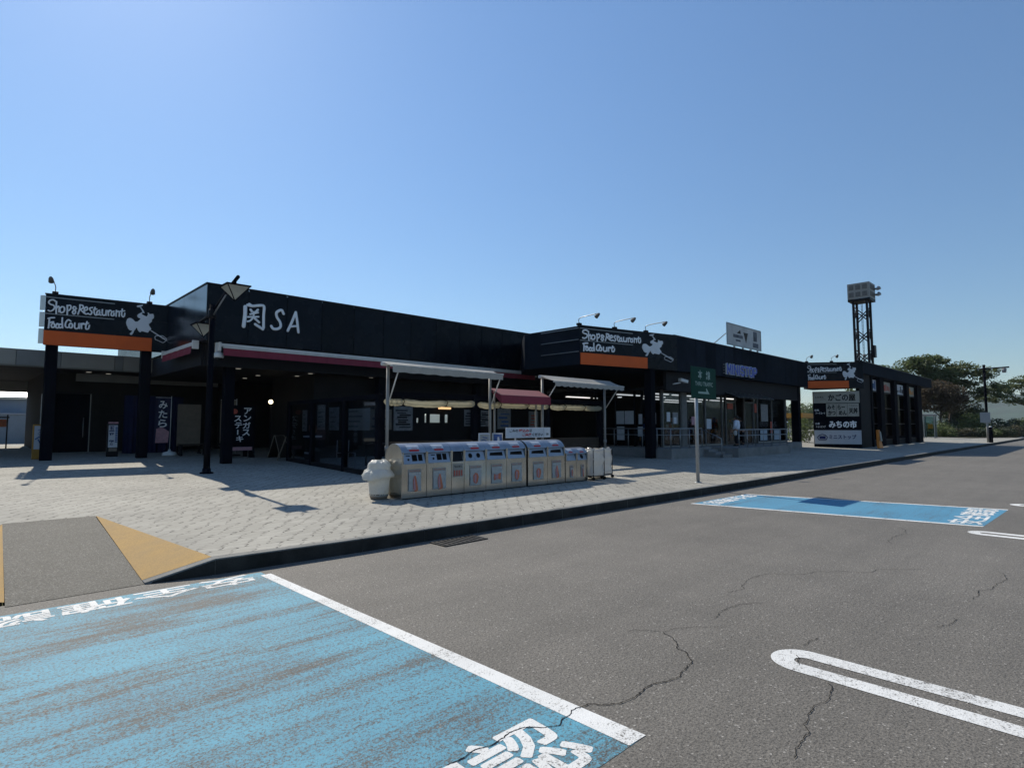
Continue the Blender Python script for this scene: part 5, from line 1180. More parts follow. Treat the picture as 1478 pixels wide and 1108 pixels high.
for k, (dz) in enumerate((13.75, 14.3)):
    part('floodlight', MB().tube([(tx + 0.6, ty - 0.9, dz), (tx + 0.8, ty - 1.15, dz), (tx + 0.9, ty - 1.25, dz + 0.12)], [0.06, 0.14, 0.20], 12), 'trim grey', t)
part('junction_box', MB().box(tx + 0.15, ty - 0.85, 7.9, tx + 0.75, ty - 0.55, 9.0), 'dark steel', t)

# ------------------------------------------------------------------ row of stainless steel rubbish bins
def bin_unit(label, x0, x1, yf, kind, small=False, ends=(False, False), pic='bottle'):
    z0 = ZP(yf) - 0.01; k = 0.80 if small else 1.0; dp = 0.60 if not small else 0.50
    zs, zp, zc, rb = z0 + 0.70 * k, z0 + 0.92 * k, z0 + 0.83 * k, 0.28 * k; ra = dp / 2 + 0.01; yc = yf + dp / 2
    xm = (x0 + x1) / 2; w = x1 - x0
    t = thing('recycling_bin', label, 'rubbish bin', (xm, yf + dp / 2, z0), 'stainless steel bins on the pavement')
    prof = [(yf, z0 + 0.03), (yf, zs), (yf + 0.07, zp), (yf + dp, zp - 0.05), (yf + dp, z0 + 0.03)]
    part('body', MB().prism([(x0 + 0.004, y, z) for y, z in prof], (w - 0.008, 0, 0)), 'stainless', t, 0.006)
    part('plinth', MB().box(x0 + 0.01, yf + 0.012, z0, x1 - 0.01, yf + dp - 0.01, z0 + 0.03), 'dark steel', t)
    th = [0.33 + (math.pi - 0.33) * i / 18 for i in range(19)]
    O = [(yc - ra * math.cos(a), zc + rb * math.sin(a)) for a in th]; I = [(yc - (ra - 0.02) * math.cos(a), zc + (rb - 0.02) * math.sin(a)) for a in th]
    mb = MB()
    for i in range(18):
        q = [O[i], O[i + 1], I[i + 1], I[i]]
        mb.add([(xx, y, z) for xx in (x0 + 0.003, x1 - 0.003) for y, z in q], [(0, 3, 2, 1), (4, 5, 6, 7), (0, 1, 5, 4), (2, 3, 7, 6), (1, 2, 6, 5), (3, 0, 4, 7)], False)
    hood = part('hood', mb, 'hood steel', t)
    for e, xx in zip(ends, (x0 - 0.008, x1 - 0.008)):
        if e:
            arc = [(yc - ra * math.cos(a), zc + rb * math.sin(a)) for a in [math.pi * i / 20 for i in range(21)]]
            part('end_panel', MB().prism([(xx, y, z) for y, z in [(yf, z0 + 0.02)] + [(yf, zs)] + arc[1:] + [(yf + dp, z0 + 0.02)]], (0.016, 0, 0)), 'stainless', t, 0.003)
    for xx in (x0 + 0.015, x1 - 0.015):       # stiles beside the sloping panel
        part('stile', MB().prism([(xx - 0.012, yf - 0.004, zs), (xx - 0.012, yf - 0.004, zp + 0.02), (xx - 0.012, yf + 0.07, zp + 0.02), (xx - 0.012, yf + 0.02, zs)], (0.024, 0, 0)), 'stainless', t)
    Fp = frame((xm, yf, zs), (1, 0, 0), (0, 0.07, zp - zs)); ph = math.hypot(0.07, zp - zs); hw = w / 2 - 0.04
    pn = part('front_panel', MB().fbox(Fp, -hw, 0.006, 0.003, hw, ph - 0.012, 0.010), 'bin panel sky tint' if kind != 'open' else 'dark steel', t, 0.002)
    mb = MB()
    def disc(u, v, r): mb.prism([Fp(u + r * math.cos(a), v + r * math.sin(a), 0.0105) for a in [2 * math.pi * i / 20 for i in range(20)]], Fp(0, 0, 0.004) - Fp(0, 0, 0))
    if kind == 'twin':
        mb.fbox(Fp, -0.05, ph * 0.25, 0.0105, 0.07, ph * 0.82, 0.015); part('opening', mb, 'black hole', pn); mb = MB(); mb.fbox(Fp, 0.10, ph * 0.25, 0.0105, 0.20, ph * 0.82, 0.015); part('opening', mb, 'black hole', pn); mb = MB(); disc(-0.14, ph * 0.40, 0.024); part('opening', mb, 'black hole', pn); mb = MB(); mb.fbox(Fp, -0.19, ph * 0.68, 0.0105, -0.09, ph * 0.76, 0.0125)
    elif kind == 'round':
        disc(-0.13, ph * 0.5, 0.055); part('opening', mb, 'black hole', pn); mb = MB(); disc(0.10, ph * 0.5, 0.055)
    elif kind == 'one': disc(0.0, ph * 0.5, 0.06)
    elif kind == 'slot':
        mb.prism([Fp(-hw * 0.72, ph * 0.42, 0.0105), Fp(hw * 0.72, ph * 0.36, 0.0105), Fp(hw * 0.72, ph * 0.74, 0.0105), Fp(-hw * 0.6, ph * 0.70, 0.0105)], Fp(0, 0, 0.004) - Fp(0, 0, 0))
    if mb.v: part('opening', mb, 'black hole', pn)
    Ff = frame((xm, yf, z0), (1, 0, 0))
    if kind == 'open':
        p = part('notice', MB().fbox(Ff, -hw, 0.38 * k, 0.003, hw, 0.66 * k, 0.008), 'canopy panel warm', t); mb = MB()
        for i in range(4): mb.fbox(Ff, -0.12 + i * 0.065, 0.40 * k, 0.0085, -0.085 + i * 0.065, 0.52 * k, 0.012)
        part('picture', mb, 'print red', p)
        mb = MB(); text(mb, '飲み残し', Ff, -0.12, 0.57 * k, 0.12, 0.62 * k, 0.010, 0.02); part('lettering', mb, 'lettering black', p)
    else:
        a, c = (-w * 0.27, w * 0.27) if not small else (-0.07, 0.07); v0, v1 = 0.16 * k, (0.60 if not small else 0.56) * k
        wf = part('window', MB().fbox(Ff, a, v0, 0.003, c, v1, 0.006), 'trim grey', t)
        mb = MB(); n = 8; rnd = random.Random(hash_(label))
        pts = [[Ff(a + 0.015 + (c - a - 0.03) * i / n, v0 + 0.012 + (v1 - v0 - 0.08) * j / n, 0.010 + rnd.uniform(0, 0.014)) for i in range(n + 1)] for j in range(n + 1)]
        for j in range(n):
            for i in range(n): mb.add([pts[j][i], pts[j][i + 1], pts[j + 1][i + 1], pts[j + 1][i]], [(0, 1, 2, 3)], True)
        part('bag', mb, 'white bag', wf)
        mb = MB()
        u = (a + c) / 2
        if pic == 'bottle':
            pr = [(-0.02, 0.47), (0.012, 0.47), (0.03, 0.40), (0.075, 0.22), (0.07, 0.17), (0.0, 0.15), (-0.05, 0.22), (-0.055, 0.38)]
        elif pic == 'can':
            pr = [(-0.08, 0.38), (-0.03, 0.44), (0.05, 0.42), (0.075, 0.34), (0.04, 0.22), (0.0, 0.20), (-0.07, 0.24)]
        else:
            pr = [(-0.10, 0.38), (-0.02, 0.36), (0.11, 0.40), (0.10, 0.24), (0.03, 0.27), (-0.10, 0.24)]
        sc_ = 1.0 if not small else 0.55
        mb.prism([Ff(u + x * sc_ * w / 0.63, v * k, 0.026) for x, v in pr], (0, -0.002, 0))
        part('picture', mb, 'print orange', wf)
        mb = MB(); mb.prism([Ff(u - 0.02 + x * sc_ * w / 1.5, v1 * 0.1 + v * k * 0.8, 0.029) for x, v in pr], (0, -0.002, 0)); part('picture', mb, 'print pink', wf)
        mb = MB(); text(mb, {'bottle': 'ペットボトル', 'can': 'ビン・カン', 'paper': 'もえるごみ'}[pic], Ff, a + 0.03, v1 - 0.050, c - 0.03, v1 - 0.018, 0.008, 0.02); part('lettering', mb, 'print red', wf)
    # sticker following the curve of the hood
    def patch(t0, t1, u0, u1, lift, mtl, nm):
        mb = MB(); m_ = 5
        for i in range(m_):
            qa, qb = t0 + (t1 - t0) * i / m_, t0 + (t1 - t0) * (i + 1) / m_
            f = lambda q: (yc - (ra + lift) * math.cos(q), zc + (rb + lift) * math.sin(q))
            mb.quad((xm + u0, *f(qa)), (xm + u1, *f(qa)), (xm + u1, *f(qb)), (xm + u0, *f(qb)))
        part(nm, mb, mtl, hood)
    if kind != 'open':
        sw = 0.15 if not small else 0.10
        patch(0.62, 1.05, -sw, sw, 0.003, 'white paper', 'sticker'); patch(0.46, 0.60, -sw * 0.75, sw * 0.8, 0.003, 'lettering red', 'sticker')
        patch(0.66, 0.74, -sw * 0.3, sw * 0.6, 0.005, 'print pink', 'sticker')
    return t
def hash_(s_): return sum((i + 1) * ord(c) for i, c in enumerate(s_)) % 9973
bin_unit('wide steel bin with two square openings at the left end of the bin row', 6.35, 6.94, 9.65, 'twin', ends=(True, False), pic='bottle')
bin_unit('wide steel bin with two square openings right of the leftmost bin', 6.94, 7.58, 9.65, 'twin', pic='bottle')
bin_unit('narrow steel bin with open shelf and cup pictures', 7.58, 7.93, 9.65, 'open')
bin_unit('steel bin with two round openings beside the narrow open shelf bin', 7.93, 8.56, 9.65, 'round', pic='can')
bin_unit('slotted steel bin with a broad bright orange picture', 8.56, 9.20, 9.65, 'slot', pic='paper')
bin_unit('slotted steel bin left of the dark gap in the bin row', 9.20, 9.835, 9.65, 'slot', ends=(False, True), pic='can')
bin_unit('slotted steel bin right of the dark gap in the bin row', 9.885, 10.57, 9.62, 'slot', ends=(True, False), pic='can')
bin_unit('tall slotted steel bin next to the small low bins', 10.57, 11.22, 9.62, 'slot', ends=(False, True), pic='bottle')
bin_unit('small low steel bin with plain panel next to the tall bins', 11.235, 11.68, 9.60, 'plain', True, (False, False), 'can')
bin_unit('small low steel bin with one round opening at the right end', 11.68, 12.13, 9.60, 'one', True, (False, True), 'bottle')

# white bin overflowing with a plastic bag at the left end
x0, y0 = 6.12, 10.12; z0 = ZP(y0); t = thing('bagged_bin', 'round white plastic bin overflowing with a white bag left of the steel bins', 'rubbish bin', (x0, y0, z0))
part('tub', MB().lathe([(0.16, 0.0), (0.175, 0.04), (0.19, 0.10)], (x0, y0, z0), 24), 'beige screen', t)
rnd = random.Random(5); wv = [[rnd.uniform(-1, 1) for _ in range(40)] for _ in range(30)]
prof = [(0.185, 0.06), (0.192, 0.15), (0.20, 0.25), (0.205, 0.35), (0.215, 0.43), (0.25, 0.44), (0.295, 0.45), (0.305, 0.49), (0.255, 0.55), (0.215, 0.58), (0.225, 0.62), (0.23, 0.66), (0.20, 0.71), (0.15, 0.745), (0.07, 0.75)]
bg = MB().lathe(prof, (x0, y0, z0), 40, lambda i, j: wv[i][j] * (0.015 + 0.06 * (5 <= i <= 9) + 0.045 * (i > 9)) + 0.055 * math.sin(j * 1.88 + i * 0.25) * (4 <= i <= 9) + 0.03 * math.sin(j * 1.6) * (i > 9))
for p in bg.v:
    a_ = math.atan2(p.y - y0, p.x - x0); h_ = p.z - z0
    if 0.40 < h_ < 0.60: p.z += 0.02 * math.sin(3 * a_ + 0.6) - 0.06 * max(0, math.cos(a_ + 2.6)) * (h_ < 0.52); k_ = 1 + 0.16 * max(0, math.cos(a_ + 2.6)); p.x = x0 + (p.x - x0) * k_; p.y = y0 + (p.y - y0) * k_
    elif h_ >= 0.60: p.z += 0.02 * math.sin(2 * a_ + 1.0) + 0.012 * math.sin(7 * a_)
part('bag', bg, 'white bag', t)
# two wheeled carts holding clear bags at the right end
for lab, x0, y0 in (('wheeled cart with grey clear rubbish bag next to the small low bins', 12.46, 9.72), ('rearmost wheeled cart with clear rubbish bag at the right end', 13.02, 9.86)):
    z0 = ZP(y0); t = thing('bag_cart', lab, 'bag cart', (x0, y0, z0), 'bag carts beside the bins')
    hw = 0.24
    for sx in (-1, 1):
        for sy in (-1, 1):
            part('frame_post', MB().tube([(x0 + sx * hw, y0 + sy * hw, z0 + 0.10), (x0 + sx * hw, y0 + sy * hw, z0 + 0.80)], 0.012, 6), 'dark steel', t)
            wh = part('wheel', MB().tube([(x0 + sx * hw - 0.02, y0 + sy * hw, z0 + 0.045), (x0 + sx * hw + 0.02, y0 + sy * hw, z0 + 0.045)], 0.045, 12), 'black rubber', t)
    part('tray', MB().box(x0 - hw, y0 - hw, z0 + 0.09, x0 + hw, y0 + hw, z0 + 0.12), 'dark steel', t)
    mb = MB(); n = 10; rnd = random.Random(int(x0 * 100)); rings = 14; sg = 32; k0 = 0
    for i in range(rings + 1):
        zz = z0 + 0.12 + 0.68 * i / rings; rr = 1.0 + 0.05 * math.sin(i * 0.9) + (0.10 if i == rings else 0)
        for j in range(sg):
            a = 2 * math.pi * j / sg; c_, s_ = math.cos(a), math.sin(a); m_ = (hw + 0.01) * rr / max(abs(c_), abs(s_)) ** 0.8
            m_ *= 1 + rnd.uniform(-0.03, 0.03) + 0.03 * math.sin(a * 5 + i * 0.7); mb.v.append(Vector((x0 + c_ * m_, y0 + s_ * m_, zz + (rnd.uniform(-0.03, 0.05) if i == rings else 0))))
    for i in range(rings):
        for j in range(sg): mb.f.append([i * sg + j, i * sg + (j + 1) % sg, (i + 1) * sg + (j + 1) % sg, (i + 1) * sg + j]); mb.sm.append(True)
    k0 = len(mb.v); mb.v.append(Vector((x0, y0, z0 + 0.70)))
    for j in range(sg): mb.f.append([rings * sg + j, rings * sg + (j + 1) % sg, k0]); mb.sm.append(True)
    part('bag', mb, 'clear bag', t)
# notices standing behind the bins
t = thing('notice_board', 'wide white notice board with black and red lettering standing above the bins', 'sign', (10.58, 10.33, ZP(10.33)))
for x in (10.18, 10.95): part('leg', MB().tube([(x, 10.36, ZP(10.36)), (x, 10.36, 1.62)], 0.02, 8), 'galvanised', t)
bd = part('board', MB().box(9.80, 10.29, 1.37, 11.42, 10.33, 1.63), 'white paper', t, 0.006)
F = frame((9.80, 10.29, 1.37), (1, 0, 0)); mb = MB()
text(mb, 'ごみの', F, 0.10, 0.145, 0.40, 0.225, 0.004, 0.03); text(mb, 'は', F, 0.82, 0.145, 0.90, 0.225, 0.004, 0.03); text(mb, 'ください', F, 0.92, 0.04, 1.33, 0.12, 0.004, 0.03); mb.fbox(F, 1.36, 0.01, 0.002, 1.363, 0.25, 0.004); text(mb, '関', F, 1.46, 0.05, 1.54, 0.11, 0.004, 0.02)
part('lettering', mb, 'lettering black', bd); mb = MB()
text(mb, '持込み', F, 0.43, 0.145, 0.80, 0.225, 0.004, 0.03); text(mb, 'ご遠慮', F, 0.55, 0.04, 0.89, 0.12, 0.004, 0.03)
part('lettering', mb, 'lettering red', bd)
for lab, xa, ic in (('small pale square icon plate behind the bin with the bright orange picture', 9.06, 0), ('small bluish square icon plate left of the wide notice board', 9.50, 1)):
    t = thing('icon_plate', lab, 'sign', (xa + 0.17, 10.5, ZP(10.5)), 'icon plates behind the bins')
    part('post', MB().tube([(xa + 0.18, 10.52, ZP(10.5)), (xa + 0.18, 10.52, 1.34)], 0.02, 8), 'galvanised', t)
    pl = part('plate', MB().box(xa, 10.48, 1.22, xa + 0.36, 10.505, 1.50), 'pale panel' if not ic else 'hood steel', t, 0.02)
    Fm = frame((xa, 10.48, 1.22), (1, 0, 0)); mb = MB()
    part('inner_panel', MB().fbox(Fm, 0.04, 0.03, 0.002, 0.32, 0.25, 0.004), 'trim grey' if not ic else 'print blue', pl)
    if ic: mb.prism([Fm(0.15, 0.06, 0.005), Fm(0.24, 0.06, 0.005), Fm(0.22, 0.18, 0.005), Fm(0.17, 0.18, 0.005)], (0, -0.002, 0))
    else:
        stroke(mb, [(0.08, 0.10), (0.16, 0.12), (0.27, 0.07)], Fm, 0.012, 0.006, 6, 0.3); stroke(mb, [(0.12, 0.18), (0.26, 0.16)], Fm, 0.012, 0.006, 6, 0.3)
    part('icon', mb, 'white paper' if ic else 'print blue', pl)

# ------------------------------------------------------------------ people at the store door
def skin_mesh(name, verts, edges, radii, material, parent, sub=2):
    me = bpy.data.meshes.new(name); off = ROOT[parent]
    me.from_pydata([tuple(Vector(v) - off) for v in verts], edges, [])
    bm = bmesh.new(); bm.from_mesh(me); lay = bm.verts.layers.skin.verify()
    bm.verts.ensure_lookup_table()
    for i, v in enumerate(bm.verts):
        r = radii[i]; v[lay].radius = (r, r) if not isinstance(r, tuple) else r; v[lay].use_root = (i == 0)
    bm.to_mesh(me); bm.free()
    o = bpy.data.objects.new(name, me); COL.objects.link(o); o.parent = parent; ROOT[o] = off
    o.modifiers.new('skin', 'SKIN'); sd = o.modifiers.new('smooth', 'SUBSURF'); sd.levels = sub; sd.render_levels = sub
    me.materials.append(M[material]); o.modifiers['skin'].use_smooth_shade = True
    return o
def person(label, x, y, z, h, ang, top, bottom, bag=False, lean=0.0, elbow=0.12):
    t = thing('person', label, 'person', (x, y, z))
    s = h / 1.7; ca, sa = math.cos(ang), math.sin(ang)
    def P(r_, f, u): f2 = f + lean * max(0, u - 0.9); return (x + (r_ * ca - f2 * sa) * s, y + (r_ * sa + f2 * ca) * s, z + u * s)
    V = [P(0, 0, 0.93), P(0, 0.0, 1.10), P(0, 0.01, 1.28), P(0, 0.0, 1.42), P(0, 0.01, 1.50), P(0, 0.03, 1.58), P(0, 0.03, 1.66)]
    Ed = [(i, i + 1) for i in range(6)]; Rd = [0.13 * s, 0.12 * s, 0.14 * s, 0.11 * s, 0.055 * s, 0.085 * s, 0.07 * s]
    for sd in (-1, 1):
        k = len(V)
        V += [P(sd * 0.19, 0, 1.40), P(sd * (0.24 + elbow), -0.03, 1.13), P(sd * (0.22 + elbow * 0.3), 0.14, 0.95), P(sd * (0.20 + elbow * 0.2), 0.18, 0.87)]; Ed += [(3, k), (k, k + 1), (k + 1, k + 2), (k + 2, k + 3)]
        Rd += [0.062 * s, 0.045 * s, 0.034 * s, 0.028 * s]
        for q in range(4):
            k2 = len(V); V += [P(sd * (0.19 + elbow * 0.2) + (q - 1.5) * 0.018, 0.19, 0.82), P(sd * (0.19 + elbow * 0.2) + (q - 1.5) * 0.018, 0.17, 0.78 - 0.006 * (q in (1, 2)))]; Ed += [(k + 3, k2), (k2, k2 + 1)]; Rd += [0.009 * s, 0.008 * s]
        k2 = len(V); V += [P(sd * (0.17 + elbow * 0.2), 0.215, 0.84)]; Ed += [(k + 3, k2)]; Rd += [0.010 * s]
        k = len(V); V += [P(sd * 0.09, 0, 0.88), P(sd * 0.10, 0.02, 0.48), P(sd * 0.105, -0.02, 0.09), P(sd * 0.115, 0.12, 0.035)]; Ed += [(0, k), (k, k + 1), (k + 1, k + 2), (k + 2, k + 3)]; Rd += [0.09 * s, 0.058 * s, 0.042 * s, 0.035 * s]
    body = skin_mesh('body', V, Ed, Rd, 'skin', t, 2)
    V = [P(0, 0, 0.90), P(0, 0.0, 1.10), P(0, 0.01, 1.28), P(0, 0.0, 1.43)]; Ed = [(0, 1), (1, 2), (2, 3)]; Rd = [0.19 * s, 0.178 * s, 0.19 * s, 0.12 * s]
    for sd in (-1, 1):
        k = len(V); V += [P(sd * 0.19, 0, 1.40), P(sd * (0.24 + elbow), -0.03, 1.13), P(sd * (0.22 + elbow * 0.3), 0.13, 0.97)]; Ed += [(3, k), (k, k + 1), (k + 1, k + 2)]; Rd += [0.092 * s, 0.078 * s, 0.058 * s]
    skin_mesh('shirt', V, Ed, Rd, top, t)
    V = [P(0, 0, 0.96), P(0, 0, 0.88)]; Ed = [(0, 1)]; Rd = [0.14 * s, 0.13 * s]
    for sd in (-1, 1):
        k = len(V); V += [P(sd * 0.09, 0, 0.84), P(sd * 0.10, 0.02, 0.48), P(sd * 0.105, -0.02, 0.10)]; Ed += [(1, k), (k, k + 1), (k + 1, k + 2)]; Rd += [0.105 * s, 0.075 * s, 0.062 * s]
    skin_mesh('trousers', V, Ed, Rd, bottom, t)
    c = P(0, 0.005, 1.625); part('hair', MB().ball(c, 0.108 * s, 16, 10, (0.95, 1.0, 1.08)), 'hair black', t)
    fx, fy = -sa, ca
    f_ = P(0, 0.10, 1.58)
    mb = MB(); mb.ball(P(0, 0.055, 1.575), 0.082 * s, 14, 10, (0.9, 1.0, 1.2)); mb.ball(P(0, 0.145, 1.575), 0.016 * s, 8, 6)
    part('face', mb, 'skin', t)
    for sd in (-1, 1): part('ear', MB().ball(P(sd * 0.088, 0.035, 1.585), 0.022 * s, 8, 6, (0.6, 1, 1.3)), 'skin', t); part('eye', MB().ball(P(sd * 0.03, 0.13, 1.60), 0.010 * s, 8, 6), 'hair black', t)
    for sd in (-1, 1):
        a = Vector(P(sd * 0.105, -0.04, 0.0)); b_ = Vector(P(sd * 0.118, 0.17, 0.0))
        part('shoe', MB().tube([a + Vector((0, 0, 0.045)), (a + b_) / 2 + Vector((0, 0, 0.045)), b_ + Vector((0, 0, 0.032))], [0.045 * s, 0.05 * s, 0.032 * s], 10), 'black rubber', t)
    return t
person('person in pale blue shirt and black trousers seen from behind at the store door', 27.75, 12.6, 0.66, 1.47, 0.15, 'shirt pale blue', 'trousers black', elbow=0.16)
person('person in black jacket and black trousers standing right of the pale blue shirt', 29.35, 13.0, 0.66, 1.42, 0.5, 'jacket black', 'trousers black', lean=0.25)
hb = tag(solo('shoulder_bag', MB().ball((27.40, 12.52, 1.30), 0.10, 14, 10, (0.6, 0.9, 1.3)), 'white bag', 'small pale shoulder bag hanging at the left hip of the pale blue shirt', 'bag'))

# ------------------------------------------------------------------ trees, shrubs and hedges
def leaves(mb, c, r, n, size, rnd, shell=0.55, droop=0.0):
    c = Vector(c)
    for _ in range(n):
        while True:
            p = Vector((rnd.uniform(-1, 1), rnd.uniform(-1, 1), rnd.uniform(-1, 1)))
            if shell * rnd.random() < p.length < 1: break
        q = c + Vector((p.x * r[0], p.y * r[1], p.z * r[2]))
        a = Vector((rnd.gauss(0, 1), rnd.gauss(0, 1), rnd.gauss(0, 0.6) - droop)).normalized(); b_ = a.orthogonal().normalized()
        b_ = (Matrix.Rotation(rnd.uniform(0, 6.28), 3, a) @ b_); s_ = size * rnd.uniform(0.5, 1.25)
        k = len(mb.v); mb.v += [q - a * s_, q + b_ * s_ * 0.45, q + a * s_, q - b_ * s_ * 0.45]; mb.f.append([k, k + 1, k + 2, k + 3]); mb.sm.append(False)
def tree(label, base, trunk, limbs, clumps, leaf, size, seed, group='trees at the right end', name='tree', tr=0.22):
    rnd = random.Random(seed); z = base[2]; t = thing(name, label, 'tree', base, group)
    B = Vector(base); mb = MB(); tp = [B + Vector(p) for p in trunk]
    mb.tube(smooth_line(tp, 4), tr, 9, tr * 0.55); tk = part('trunk', mb, 'bark', t)
    mb = MB()
    for L in limbs: mb.tube(smooth_line([B + Vector(p) for p in L], 4), tr * 0.5, 6, tr * 0.12)
    if limbs: part('limb', mb, 'bark', tk)
    mb = MB()
    for c, r, n in clumps:
        m_ = max(9, int(r[0] * r[1] * 3.2))
        for _ in range(m_):
            d = Vector((rnd.gauss(0, 1), rnd.gauss(0, 1), rnd.gauss(0, 1))).normalized() * rnd.uniform(0.25, 1.0)
            o = Vector((d.x * r[0], d.y * r[1], d.z * r[2]))
            k = rnd.uniform(0.22, 0.42)
            leaves(mb, B + Vector(c) + o, (r[0] * k, r[1] * k, max(0.3, r[2] * k * 0.8)), int(n * 1.5 / m_), size * 0.8, rnd, 0.2)
        leaves(mb, B + Vector(c), tuple(q * 1.15 for q in r), int(n * 0.8), size * 0.8, rnd, 0.1)
    part('crown', mb, leaf, t); return t
g0 = ZP(15)
tree('broad green tree with layered crown rising behind the annex roof', (101.1, 20.3, 0.3), [(0, 0, 0), (0.2, 0, 2.5), (0, 0.2, 5), (0.2, 0, 8)],
     [[(0.1, 0, 4), (2, -1.5, 6.5), (3.5, -3, 8.5)], [(0, 0, 4.5), (-2, 2.5, 7), (-2.5, 5, 8.8)], [(0, 0, 6), (0.5, 0, 9), (1, -1, 11)], [(0, 0, 5), (-0.5, 3, 7.5), (0, 6.5, 8.8)]],
     [((1, -1.5, 10.2), (2.4, 2.6, 1.3), 1400), ((-0.5, 3.5, 9.2), (2.2, 3.2, 1.2), 1300), ((0, 6.0, 8.6), (1.8, 1.8, 0.8), 600), ((2, -4.5, 8.4), (2.2, 2.2, 1.2), 900), ((0, 0.5, 7.4), (2.5, 4, 1.2), 1300), ((1, -3, 11.0), (1.4, 1.6, 0.7), 450), ((0.5, 1.5, 8.0), (2.5, 4.5, 1.8), 1600), ((0.5, -1.5, 6.0), (2.5, 4.0, 1.6), 1200), ((0, 4.5, 7.0), (2.0, 3.0, 1.4), 900)], 'leaf green', 0.30, 1)
tree('tall feathery tree with fanned bare branches left of the far lamp', (105, 15.6, 0.3), [(0, 0, 0), (0.1, -0.1, 2.5), (0.3, -0.6, 5), (0.5, -1.0, 7.0)],
     [[(0.1, -0.2, 3.0), (0, -1.8, 6.0), (0, -3.6, 8.8)], [(0.1, 0, 3.2), (0, -2.6, 5.4), (0, -5.2, 7.2)], [(0.2, -0.3, 4), (0, 0.8, 7), (0, 1.5, 9.6)], [(0.1, 0, 2.8), (0, -3.4, 4.6), (0, -6.2, 5.4)], [(0.3, -0.5, 5), (0, -1.4, 8), (0, -2.0, 10.2)], [(0.1, 0, 3), (0, -3.0, 5.0), (0, -6.0, 6.4)], [(0.2, -0.4, 4.5), (0, -2.5, 7.5), (0, -4.6, 9.4)]],
     [((0, 1.4, 9.0), (1.8, 2.2, 1.6), 1300), ((0, -1.8, 9.4), (1.6, 2.0, 1.2), 900), ((0, -4.2, 8.7), (1.4, 1.6, 1.0), 420), ((0, -5.6, 6.8), (1.2, 1.4, 0.8), 200), ((0, 2.6, 7.4), (1.6, 1.8, 1.2), 700), ((0, -6.2, 5.6), (1.2, 1.2, 0.6), 120), ((0, -2.4, 7.2), (1.5, 1.6, 1.0), 240), ((0.2, 0.3, 10.9), (0.8, 0.8, 0.6), 160), ((0, 0.6, 7.6), (1.8, 2.8, 1.8), 1100), ((0, -3.2, 6.2), (1.4, 2.2, 1.4), 420)], 'leaf olive', 0.26, 2, tr=0.2)
tree('reddish brown leaved tree beside the telephone booth', (96.3, 15.2, 0.3), [(0, 0, 0), (0, 0.1, 1.6), (0.1, 0, 3.2), (0, 0, 5.5)],
     [[(0, 0, 2.4), (0, 1.4, 4.2), (0, 2.4, 5.6)], [(0, 0, 2.6), (0, -1.2, 4.4), (0, -2.2, 5.8)]],
     [((0, 0.4, 6.0), (1.8, 2.2, 1.4), 2000), ((0, 2.1, 4.9), (1.5, 1.3, 1.3), 900), ((0, -1.6, 5.2), (1.5, 1.4, 1.4), 1100), ((0, 0, 4.0), (1.6, 2.4, 0.9), 900)], 'leaf brown', 0.24, 3, tr=0.17)
tree('dark dense round tree below the feathery tree', (112, 14.8, 0.3), [(0, 0, 0), (0, 0, 2), (0, 0, 4)], [],
     [((0, 0.2, 3.6), (1.8, 2.4, 1.6), 1800), ((0, -1.3, 2.6), (1.5, 1.6, 1.2), 900), ((0, 1.4, 2.6), (1.5, 1.6, 1.2), 900)], 'leaf dark', 0.26, 4, tr=0.16)
tree('spreading tree with leaning bare limbs at the right edge of the photo', (128, 9.6, 0.3), [(2, -3.2, 0), (1.6, -2.4, 2.4), (1, -1.2, 4.2), (0.4, 0.4, 6.0)],
     [[(1.6, -2.4, 2.4), (1, -3.4, 5), (0.6, -3.8, 8)], [(1, -1.2, 4.2), (0.6, -1.2, 6.4), (0.4, -1.5, 8.4)], [(0.4, 0.4, 6.0), (0, 2.0, 7.4), (0, 3.6, 8.0)], [(0.8, -0.6, 4.8), (0.4, 1.6, 5.6), (0, 3.8, 5.8)]],
     [((0, 1.6, 7.6), (1.8, 2.4, 0.9), 700), ((0, -1.2, 8.6), (1.8, 2.2, 1.0), 700), ((0, 3.6, 6.0), (1.4, 1.8, 0.8), 350), ((0.4, -3.6, 8.6), (1.8, 2.0, 1.2), 700), ((0, -2.5, 6.5), (1.6, 2.0, 0.9), 350), ((0, 0.5, 5.4), (1.4, 1.8, 0.7), 220)], 'leaf olive', 0.28, 5, tr=0.26)
for i, (x, y, h, w, lf, lab) in enumerate(((186, 72, 7.5, 6.5, 'leaf dark', 'dark rounded tree far behind the orange canopy'), (199, 68, 8.6, 7, 'leaf green', 'taller green tree far behind the orange canopy'), (207, 62, 7.2, 7, 'leaf dark', 'dark tree far behind at the right end of the orange canopy'), (176, 80, 8.0, 7, 'leaf green', 'green tree far behind at the left end of the orange canopy'))):
    tree(lab, (x, y, 0), [(0, 0, 0), (0, 0, h * 0.6)], [], [((0, 0, h * 0.62), (w, w, h * 0.38), 900), ((0, 2, h * 0.4), (w, w, h * 0.3), 500)], lf, 0.6, 30 + i, 'trees behind the forecourt')
